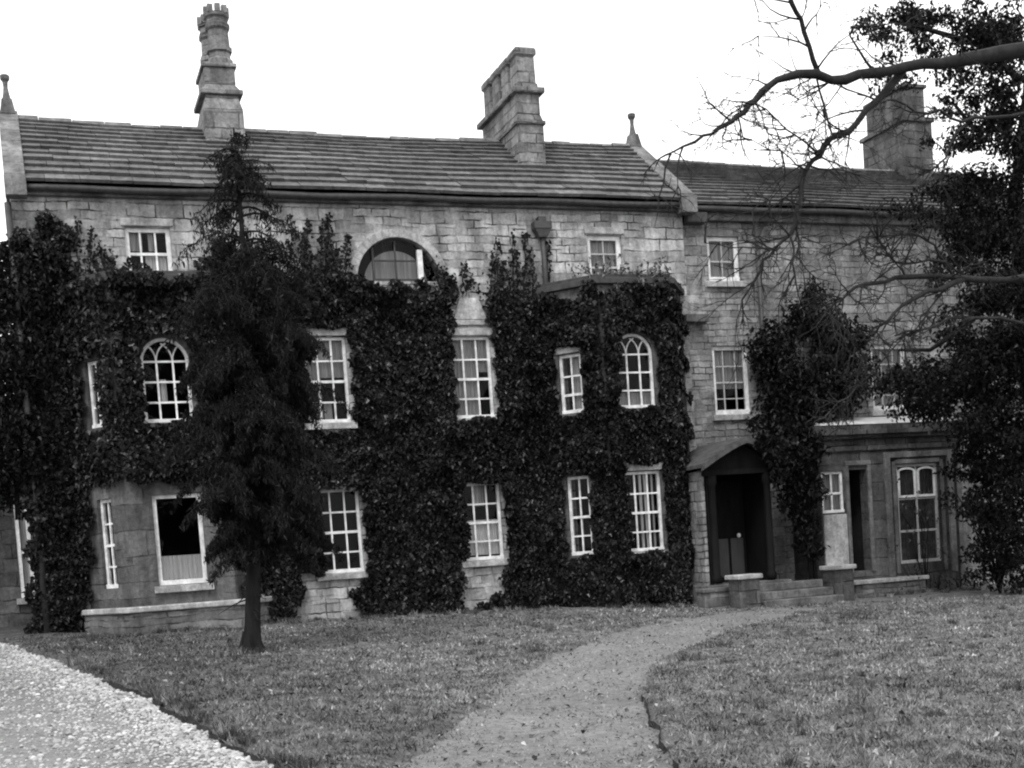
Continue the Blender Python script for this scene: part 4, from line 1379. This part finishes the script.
# bare deciduous tree: trunk outside the frame, limbs reaching across the wing
def bare_tree():
    base = Vector((15.9, 16.4, .1))
    t = thing('bare_tree', base, 'leafless tree whose dark crooked limbs reach in from the right above the wing', 'tree')
    tr = MB()
    tr.tube([base + Vector((0, 0, -.1)), base + Vector((.02, 0, .5)), base + Vector((-.1, .05, 2.5)), base + Vector((-.05, .1, 5)), base + Vector((-.25, .1, 7.5)), base + Vector((0, .3, 10.5)), base + Vector((.4, .4, 13))], [.42, .33, .3, .27, .22, .14, .05], 12)
    tr.obj('trunk', MAT['bark'], t, True)
    r = random.Random(11)
    tw = MB()
    def limb(pix, Y0, Y1, r0, r1, kids, name='limb', ln=1.0):
        n = len(pix)
        pts = [at(p[0], p[1], Y0 + (Y1 - Y0) * k / (n - 1)) for k, p in enumerate(pix)]
        lm = MB()
        # refine with slight crookedness
        fine = []
        for a, b in zip(pts[:-1], pts[1:]):
            fine += [a, a.lerp(b, .5) + Vector((r.uniform(-.03, .03), 0, r.uniform(-.045, .045)))]
        fine.append(pts[-1])
        m_ = len(fine)
        lm.tube(fine, [(r0 * .74 + (r1 - r0 * .74) * (k / (m_ - 1)) ** .75) * r.uniform(.86, 1.16) for k in range(m_)], 8)
        if name:
            lm.obj('limb', MAT['twig'], t, True)
        for q in range(int(kids * 2.2)):
            k = r.randrange(int(m_ * .12), m_)
            sprout(fine[k], fine[min(m_ - 1, k + 1)] - fine[k - 1], ln * r.uniform(.35, 1.0), .014 * r.uniform(.6, 1.2), 2)
    def sprout(p, d, L, rad, lev):
        if d.length < 1e-4: d = Vector((-1, 0, 0))
        d = d.normalized()
        side = Vector((r.uniform(-1, 1), r.uniform(-.5, .5), r.uniform(-1, .8)))
        v = (d * .65 + side * .8).normalized()
        pts = [p]
        steps_ = 5
        for k in range(steps_):
            v = (v + Vector((r.uniform(-.3, .3), r.uniform(-.2, .2), r.uniform(-.28, .26)))).normalized()
            pts.append(pts[-1] + v * L / steps_)
        tw.tube(pts, [rad * (1 - .75 * k / steps_) for k in range(steps_ + 1)], 4)
        if lev > 0:
            for q in range(r.choice((3, 3, 4))):
                k = r.randrange(1, steps_ + 1)
                sprout(pts[k], pts[k] - pts[k - 1], L * r.uniform(.4, .65), rad * .6, lev - 1)
    limb([(1110, 22), (1070, 34), (1023, 50), (980, 57), (940, 64), (905, 67), (875, 73), (845, 80), (816, 74), (777, 80), (762, 92), (749, 104), (738, 116), (727, 124), (712, 134), (695, 142), (671, 153)], 16.2, 15.2, .17, .012, 17)
    limb([(905, 68), (887, 90), (866, 110), (856, 124), (838, 135), (824, 146), (813, 160), (804, 174), (801, 199), (796, 215), (790, 235), (775, 248), (763, 260), (755, 280), (742, 300)], 16.0, 15.6, .085, .014, 16)
    limb([(821, 78), (813, 60), (804, 32), (796, 12), (788, -12)], 15.9, 15.7, .05, .03, 4)
    limb([(873, 70), (860, 52), (850, 36), (858, 22)], 15.9, 15.6, .03, .01, 2)
    limb([(816, 75), (824, 105), (832, 134)], 15.9, 15.7, .022, .014, 2)
    limb([(817, 153), (795, 135), (775, 118), (755, 104)], 15.7, 15.4, .022, .008, 4, ln=.7)
    limb([(806, 170), (790, 158), (770, 150), (752, 140)], 15.7, 15.4, .018, .006, 3, ln=.6)
    limb([(790, 236), (794, 255), (795, 275), (800, 300)], 15.6, 15.4, .024, .008, 3, ln=.6)
    limb([(780, 247), (770, 248), (757, 248), (730, 248), (705, 243)], 15.5, 15.2, .02, .006, 3, ln=.5)
    limb([(800, 205), (785, 197), (770, 200), (752, 210), (752, 235), (765, 246)], 15.6, 15.4, .014, .008, 2, ln=.5)
    # lower limbs before the wing wall
    limb([(1105, 262), (1024, 278), (985, 280), (950, 277), (906, 277), (885, 282), (862, 285), (848, 293), (835, 303), (826, 312)], 16.3, 15.2, .085, .012, 16, ln=.8)
    limb([(965, 278), (940, 290), (915, 298), (895, 312), (880, 325), (870, 335)], 16.0, 15.2, .06, .015, 8, ln=.6)
    limb([(955, 280), (945, 262), (915, 263), (895, 262), (885, 250), (878, 240)], 16.0, 15.4, .035, .008, 7, ln=.6)
    limb([(945, 262), (935, 245), (920, 236), (895, 235), (866, 237), (850, 245)], 15.9, 15.2, .03, .007, 8, ln=.6)
    limb([(950, 282), (930, 308), (915, 330), (890, 345)], 16, 15.4, .03, .008, 5, ln=.5)
    limb([(1104, 340), (1060, 330), (1000, 318), (950, 318), (920, 330), (895, 336)], 16.2, 15.4, .05, .01, 7, ln=.6)
    limb([(1100, 100), (1040, 110), (985, 118), (962, 122), (940, 110), (915, 112), (895, 100), (880, 104)], 16.2, 15.4, .05, .01, 8, ln=.6)
    limb([(965, 125), (950, 145), (938, 165), (925, 180)], 16.1, 15.6, .03, .008, 6, ln=.5)
    limb([(838, 305), (845, 330), (862, 360), (850, 400), (830, 415)], 16, 15.6, .012, .006, 5, ln=.5)
    limb([(905, 335), (870, 375), (848, 398), (830, 412)], 16.1, 15.4, .018, .006, 8, ln=.5)
    tw.obj('twigs', MAT['twig'], t, True)
bare_tree()

# evergreen tree at the right edge
def evergreen():
    base = at(1040, 594, 21.0)
    base.z = float(plane_z(np.array([base.x]), np.array([21.0]))[0])
    t = thing('evergreen_tree', base, 'dense dark evergreen tree filling the right edge in front of the wing end', 'tree')
    tr = MB()
    tr.tube([base + Vector((0, 0, -.1)), base + Vector((.05, 0, 1.2)), at(1034, 430, 20.9), at(1020, 300, 20.9), at(1016, 190, 21.0), at(1028, 90, 21.0), at(1036, 0, 21.2)], [.24, .18, .16, .14, .12, .1, .06], 10)
    for pix, r0 in (([(1000, 230), (975, 200), (955, 190), (930, 195)], .07), ([(1020, 80), (980, 45), (930, 30), (890, 20)], .08), ([(995, 300), (960, 330), (930, 350), (900, 350)], .07), ([(1003, 400), (1040, 380), (1070, 360)], .07), ([(1010, 130), (975, 130), (955, 105)], .06)):
        tr.tube([at(p[0], p[1], 20.9 - .2 * k) for k, p in enumerate(pix)], [r0 * (1 - .22 * k) for k in range(len(pix))], 6)
    tr.obj('trunk', MAT['bark'], t, True)
    C = []
    r = random.Random(3)
    def mass(cx, cy, n, sx, sy, Y, rad):
        for k in range(int(n * 1.5)):
            C.append(cl(r.gauss(cx, sx), r.gauss(cy, sy), Y + r.uniform(-1.2, 1.0), rad * r.uniform(.6, 1.15), rad * r.uniform(.35, .7)))
    mass(985, 190, 10, 20, 25, 20.6, .5)
    mass(1015, 150, 8, 16, 30, 20.6, .45)
    mass(990, 250, 14, 26, 28, 20.5, .55)
    mass(1000, 330, 16, 30, 30, 20.4, .6)
    mass(985, 390, 16, 30, 22, 20.4, .55)
    mass(935, 385, 9, 22, 14, 20.4, .45)
    mass(925, 210, 7, 18, 16, 20.7, .32)
    mass(955, 225, 8, 14, 20, 20.7, .36)
    mass(900, 385, 6, 16, 12, 20.8, .35)
    mass(1005, 445, 12, 20, 20, 20.6, .5)
    mass(1030, 300, 10, 14, 90, 20.2, .6)
    mass(955, 60, 10, 30, 22, 20.6, .34)
    mass(990, 30, 14, 34, 20, 20.6, .4)
    mass(915, 25, 9, 26, 16, 20.6, .3)
    mass(885, 18, 5, 14, 12, 20.6, .22)
    mass(985, 95, 8, 26, 14, 20.6, .3)
    mass(960, 150, 5, 16, 12, 20.6, .24)
    mass(1012, 60, 10, 16, 22, 20.8, .36)
    mass(1000, 110, 8, 18, 14, 20.8, .32)
    mass(940, 40, 6, 24, 18, 20.8, .25)
    mass(990, 505, 9, 16, 22, 21.3, .38)
    mass(985, 550, 8, 12, 16, 21.4, .3)
    mass(1012, 550, 8, 12, 18, 21.2, .36)
    mass(972, 470, 6, 8, 18, 21.5, .28)
    mass(985, 455, 7, 14, 16, 21.3, .35)
    mass(1010, 480, 8, 14, 20, 21.2, .4)
    V, n = clump_leaves(C, 2100, (.05, .115))
    polys_np('crown', V, MAT['evergreen'], t, np.tile(rng.choice([.35, .6, 1, 1.5, 2.6], n, p=[.25, .25, .25, .15, .1]), 2))
evergreen()

# leggy shrub at the house end and low plants below the garden window
def stems_from(b, n, L, spread, seed):
    r = random.Random(seed)
    out = []
    for k in range(n):
        d = Vector((r.uniform(-spread, spread), r.uniform(-spread, spread) * .6, 1)).normalized()
        out.append([b, b + d * L * .4 + Vector((r.uniform(-.05, .05), 0, 0)), b + d * L * .75 + Vector((r.uniform(-.1, .1), 0, 0)), b + d * L + Vector((r.uniform(-.15, .15), 0, 0))])
    return out
b = at(1000, 590, 21.6)
b.z = float(plane_z(np.array([b.x]), np.array([b.y]))[0])
bush('leggy_shrub', b, 'leggy shrub with bare forked stems at the end of the garden room', 'shrub',
     [cl(985, 480, 21.5, .3), cl(978, 470, 21.7, .3), cl(975, 500, 21.7, .25), cl(990, 520, 21.6, .3), cl(1010, 510, 21.4, .4), cl(1005, 550, 21.4, .35), cl(978, 540, 21.6, .2), cl(972, 575, 21.6, .18), cl(995, 580, 21.4, .25), cl(1005, 470, 21.4, .45), cl(1025, 490, 21.4, .5), cl(980, 510, 21.5, .2), cl(1000, 530, 21.5, .3), cl(1030, 545, 21.4, .4), cl(985, 560, 21.5, .18), cl(1012, 570, 21.4, .25), cl(975, 455, 21.6, .25), cl(1020, 520, 21.0, .4), cl(1015, 570, 21.0, .3)], 1100, (.06, .14), MAT['evergreen'],
     stems_from(b, 9, 2.2, .45, 4), (.4, .8, 1.2, 2.4), stem_r=.028)
for i, (px_, py_, h, lab) in enumerate([(893, 585, .3, 'small leafy plant at the right end of the pale ledge'), (915, 580, .55, 'tallest leafy plant below the large garden window'), (938, 582, .38, 'low leafy plant under the middle of the garden window'), (958, 582, .3, 'low leafy plant at the pale corner of the garden room')]):
    p = at(px_, py_, 22.6)
    zb = float(plane_z(np.array([p.x]), np.array([p.y]))[0])
    bush('border_plant', (p.x, p.y, zb), lab, 'plant', [((p.x, p.y, zb + h * .5), (.28, .2, h * .55)), ((p.x + .1, p.y, zb + h * .9), (.14, .12, h * .35))], 700, (.05, .11), MAT['shrub'],
         stems_from(Vector((p.x, p.y, zb)), 5, h * 1.2, .4, i), (.5, .8, 1.2, 2.0), stem_r=.01, group='plants under the garden window')
# climber on the garden window
pcl = at(925, 560, 22.9)
bush('climbing_plant', (pcl.x, 22.9, .5), 'straggly climber growing up the lower half of the large garden window', 'climber',
     [cl(905, 505, 22.9, .16), cl(925, 515, 22.9, .2), cl(910, 535, 22.88, .22), cl(930, 545, 22.88, .22), cl(897, 480, 22.9, .1), cl(938, 520, 22.9, .14), cl(918, 490, 22.92, .1), cl(945, 555, 22.85, .2), cl(890, 550, 22.88, .16)], 700, (.04, .09), MAT['shrub'],
     stems_from(Vector((pcl.x, 22.9, .5)), 7, 1.7, .3, 8), (.8, 1.5, 2.4, 3.0), stem_r=.012)

# ------------------------------------------------------------------ grass, gravel, litter
def in_view(P3, mx=110, my=60):
    q = project(P3)
    return (q[:, 0] > -mx) & (q[:, 0] < 1024 + mx) & (q[:, 1] < 768 + my)
def sample(n, ymin=5.5, ymax=23.6):
    # density falls with distance
    Y = ymin * (ymax / ymin) ** rng.uniform(0, 1, n)
    X = -3 + (Y * 1.02 + 5.5) * rng.uniform(0, 1, n)
    return np.stack([X, Y], 1)
def blades(n, where, zf, h, w, lean=.6):
    P = sample(n)
    k = where(P)
    P = P[k]
    z = zf(P)
    P3 = np.concatenate([P, z[:, None]], 1)
    v = in_view(P3)
    P3 = P3[v]
    m_ = len(P3)
    dist = P3[:, 1:2]
    hh = rng.uniform(h[0], h[1], (m_, 1)) * (1 + .8 * np.clip(fieldn(P3[:, 0], P3[:, 1], 5.5)[:, None], -.8, 1))
    ww = (w + .00055 * dist) * rng.uniform(.6, 1.3, (m_, 1))
    a = rng.uniform(0, 2 * math.pi, m_)
    s = np.stack([np.cos(a), np.sin(a), np.zeros(m_)], 1)
    l = np.concatenate([rng.normal(0, lean, (m_, 2)), np.ones((m_, 1))], 1) * hh
    return np.stack([P3 - s * ww, P3 + s * ww, P3 + l], 1)
on_lawn = lambda P: (drive_sd(P) < .0) & (path_sd(P) < -.015 + (rng.uniform(0, 1, len(P)) ** 2) * (.06 + .6 * path_left(P) + .1 * smooth(13, 16, P[:, 1]))) & ~((P[:, 0] > .4) & (P[:, 0] < 4.1) & (P[:, 1] > 22.7)) & ~((P[:, 0] > 11.7) & (P[:, 1] > 21.2)) & ~((P[:, 0] > 9.4) & (P[:, 1] > 22.9))
V = blades(250000, on_lawn, lawn_z, (.012, .042), .002)
dk_ = 1 - .42 * smooth(2.0, -.6, V[:, 0, 0] - .12 * V[:, 0, 1] + .8 * fieldn(V[:, 0, 0], V[:, 0, 1], .5, 9))  # same painted tree shade, darkening the blade tint on the left
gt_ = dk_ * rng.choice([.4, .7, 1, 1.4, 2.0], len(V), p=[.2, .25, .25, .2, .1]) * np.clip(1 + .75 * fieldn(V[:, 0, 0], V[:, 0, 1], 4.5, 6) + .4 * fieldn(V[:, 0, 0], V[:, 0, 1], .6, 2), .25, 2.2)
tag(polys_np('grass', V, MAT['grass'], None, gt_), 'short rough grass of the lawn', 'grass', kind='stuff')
def tufts():
    C = []
    def line(a, b, n, sd_):
        for k in range(n):
            t_ = random.random()
            C.append((a[0] + (b[0] - a[0]) * t_ + random.gauss(0, sd_), a[1] + (b[1] - a[1]) * t_ + random.gauss(0, sd_)))
    line((.3, 22.6), (3.6, 22.55), 60, .06)
    line((3.9, 23.6), (9.4, 23.4), 80, .1)
    line((10.2, 22.6), (12.0, 22.4), 30, .08)
    line((15.2, 22.3), (18.6, 22.6), 60, .1)
    for k in range(26):
        a_ = random.uniform(0, 6.28)
        C.append((2.66 + .24 * math.cos(a_), 18.33 + .24 * math.sin(a_)))
    for k in range(170):
        y = 5.5 + 13 * random.random() ** 1.3
        C.append((float(np.interp(y, DR[:, 1], DR[:, 0])) + random.uniform(.0, .1), y))
    for k in range(420):
        y = 6.5 * (22 / 6.5) ** random.random()
        C.append((random.uniform(0, 1) * (y + 4), y))
    C = np.array(C)
    C = C[(drive_sd(C) < 0.02) & (path_sd(C) < -.02)]
    n = 26
    B = np.repeat(C, n, 0) + rng.normal(0, .035, (len(C) * n, 2))
    hs = np.repeat(rng.uniform(.05, .13, len(C)), n)[:, None] * rng.uniform(.5, 1.1, (len(B), 1))
    z = lawn_z(B) - .005
    P3 = np.concatenate([B, z[:, None]], 1)
    a_ = rng.uniform(0, 6.28, len(B))
    sx = np.stack([np.cos(a_), np.sin(a_), a_ * 0], 1) * .0075
    l = np.concatenate([rng.normal(0, .45, (len(B), 2)), np.ones((len(B), 1))], 1) * hs
    tn = np.repeat(rng.choice([.35, .6, .9, 1.5], len(C), p=[.35, .3, .2, .15]), n) * rng.uniform(.7, 1.3, len(B))
    return np.stack([P3 - sx, P3 + sx, P3 + l], 1), tn
V3, tn3 = tufts()
tag(polys_np('rough_grass', V3, MAT['grass'], None, tn3), 'longer rough grass tufts along the walls, the trunk and the turf edges', 'grass', kind='stuff')
V2 = blades(110000, lambda P: (path_sd(P) > .05) & (fieldn(P[:, 0], P[:, 1], 2.5, 8) + rng.normal(0, .5, len(P)) > -.2), path_z, (.008, .024), .002, 1.0)
tag(polys_np('path_grass', V2, MAT['grass'], None, rng.choice([.7, 1, 1.5, 2.2], len(V2))), 'thin sparse grass growing on the worn path', 'grass', kind='stuff')
def chips(n, where, zf, size, lift=.008, flat=.4, dens=None):
    P = sample(n)
    P = P[where(P)]
    P3 = np.concatenate([P, zf(P)[:, None] + lift], 1)
    P3 = P3[in_view(P3)]
    m_ = len(P3)
    N = np.array([0, 0, 1.0]) + rng.normal(0, flat, (m_, 3))
    return leaves(P3, N, rng.uniform(size[0], size[1], m_), .75, .15), m_
V, n = chips(4200, lambda P: drive_sd(P) < -.05, lambda P: np.maximum(lawn_z(P), 0) if False else lawn_z(P), (.02, .07), .03)
tag(polys_np('fallen_leaves', V, MAT['litter'], None, np.tile(rng.choice([.06, .12, .25, .5, .8, 1.4], n, p=[.25, .25, .2, .15, .12, .03]), 2)), 'scattered fallen leaves on lawn and path', 'leaves', kind='stuff')
# loose stones of the drive: small faceted lumps
def stones(n):
    Y = 5.0 * (24 / 5.0) ** rng.uniform(0, 1, n)
    edge = np.interp(Y, DR[:, 1], DR[:, 0])
    X = edge - np.abs(rng.normal(0, 1, n)) * np.where(rng.uniform(0, 1, n) < .55, .28, 1.3) + .03
    P = np.stack([X, Y], 1)
    s = rng.uniform(.006, .018, n) * (1 + 1.1 * (rng.uniform(0, 1, n) < .1))
    z = drive_z(P) + s * .25
    C = np.concatenate([P, z[:, None]], 1)
    v = in_view(C, 60, 60)
    C, s = C[v], s[v]
    m_ = len(C)
    t_ = (1 + 5 ** .5) / 2
    O = np.array([(-1, t_, 0), (1, t_, 0), (-1, -t_, 0), (1, -t_, 0), (0, -1, t_), (0, 1, t_), (0, -1, -t_), (0, 1, -t_), (t_, 0, -1), (t_, 0, 1), (-t_, 0, -1), (-t_, 0, 1)]) / 1.9
    Fc = [(0, 11, 5), (0, 5, 1), (0, 1, 7), (0, 7, 10), (0, 10, 11), (1, 5, 9), (5, 11, 4), (11, 10, 2), (10, 7, 6), (7, 1, 8), (3, 9, 4), (3, 4, 2), (3, 2, 6), (3, 6, 8), (3, 8, 9), (4, 9, 5), (2, 4, 11), (6, 2, 10), (8, 6, 7), (9, 8, 1)]
    a = rng.uniform(0, 6.28, m_)
    ca, sa = np.cos(a), np.sin(a)
    V6 = []
    for o in O:
        j = o + rng.normal(0, .13, (m_, 3))
        j[:, 2] *= .7
        x = j[:, 0] * ca - j[:, 1] * sa
        y = j[:, 0] * sa + j[:, 1] * ca
        V6.append(C + np.stack([x, y, j[:, 2]], 1) * s[:, None])
    return np.concatenate([np.stack([V6[f[0]], V6[f[1]], V6[f[2]]], 1) for f in Fc], 0), m_
V, n = stones(30000)
tag(polys_np('gravel', V, MAT['gravel'], None, np.tile(rng.choice([.45, .75, 1, 1.2, 1.45], n, p=[.12, .2, .35, .23, .1]), 20)), 'loose pale gravel heaped along the drive edge', 'gravel', kind='stuff')
# small stone by the wall foot
s = MB()
p = at(265, 618, 22.6)
s.lathe(p.x, 22.6, [(.1, .6), (.13, .66), (.12, .74), (.06, .82), (.03, .83)], 7)
s.v = [(x + random.uniform(-.03, .03), y + random.uniform(-.03, .03), z + random.uniform(-.025, .025)) for x, y, z in s.v]
tag(s.obj('boundary_stone', MAT['grey_stone'], None, False, .012), 'small rough stone at the wall foot right of the conifer trunk', 'stone')
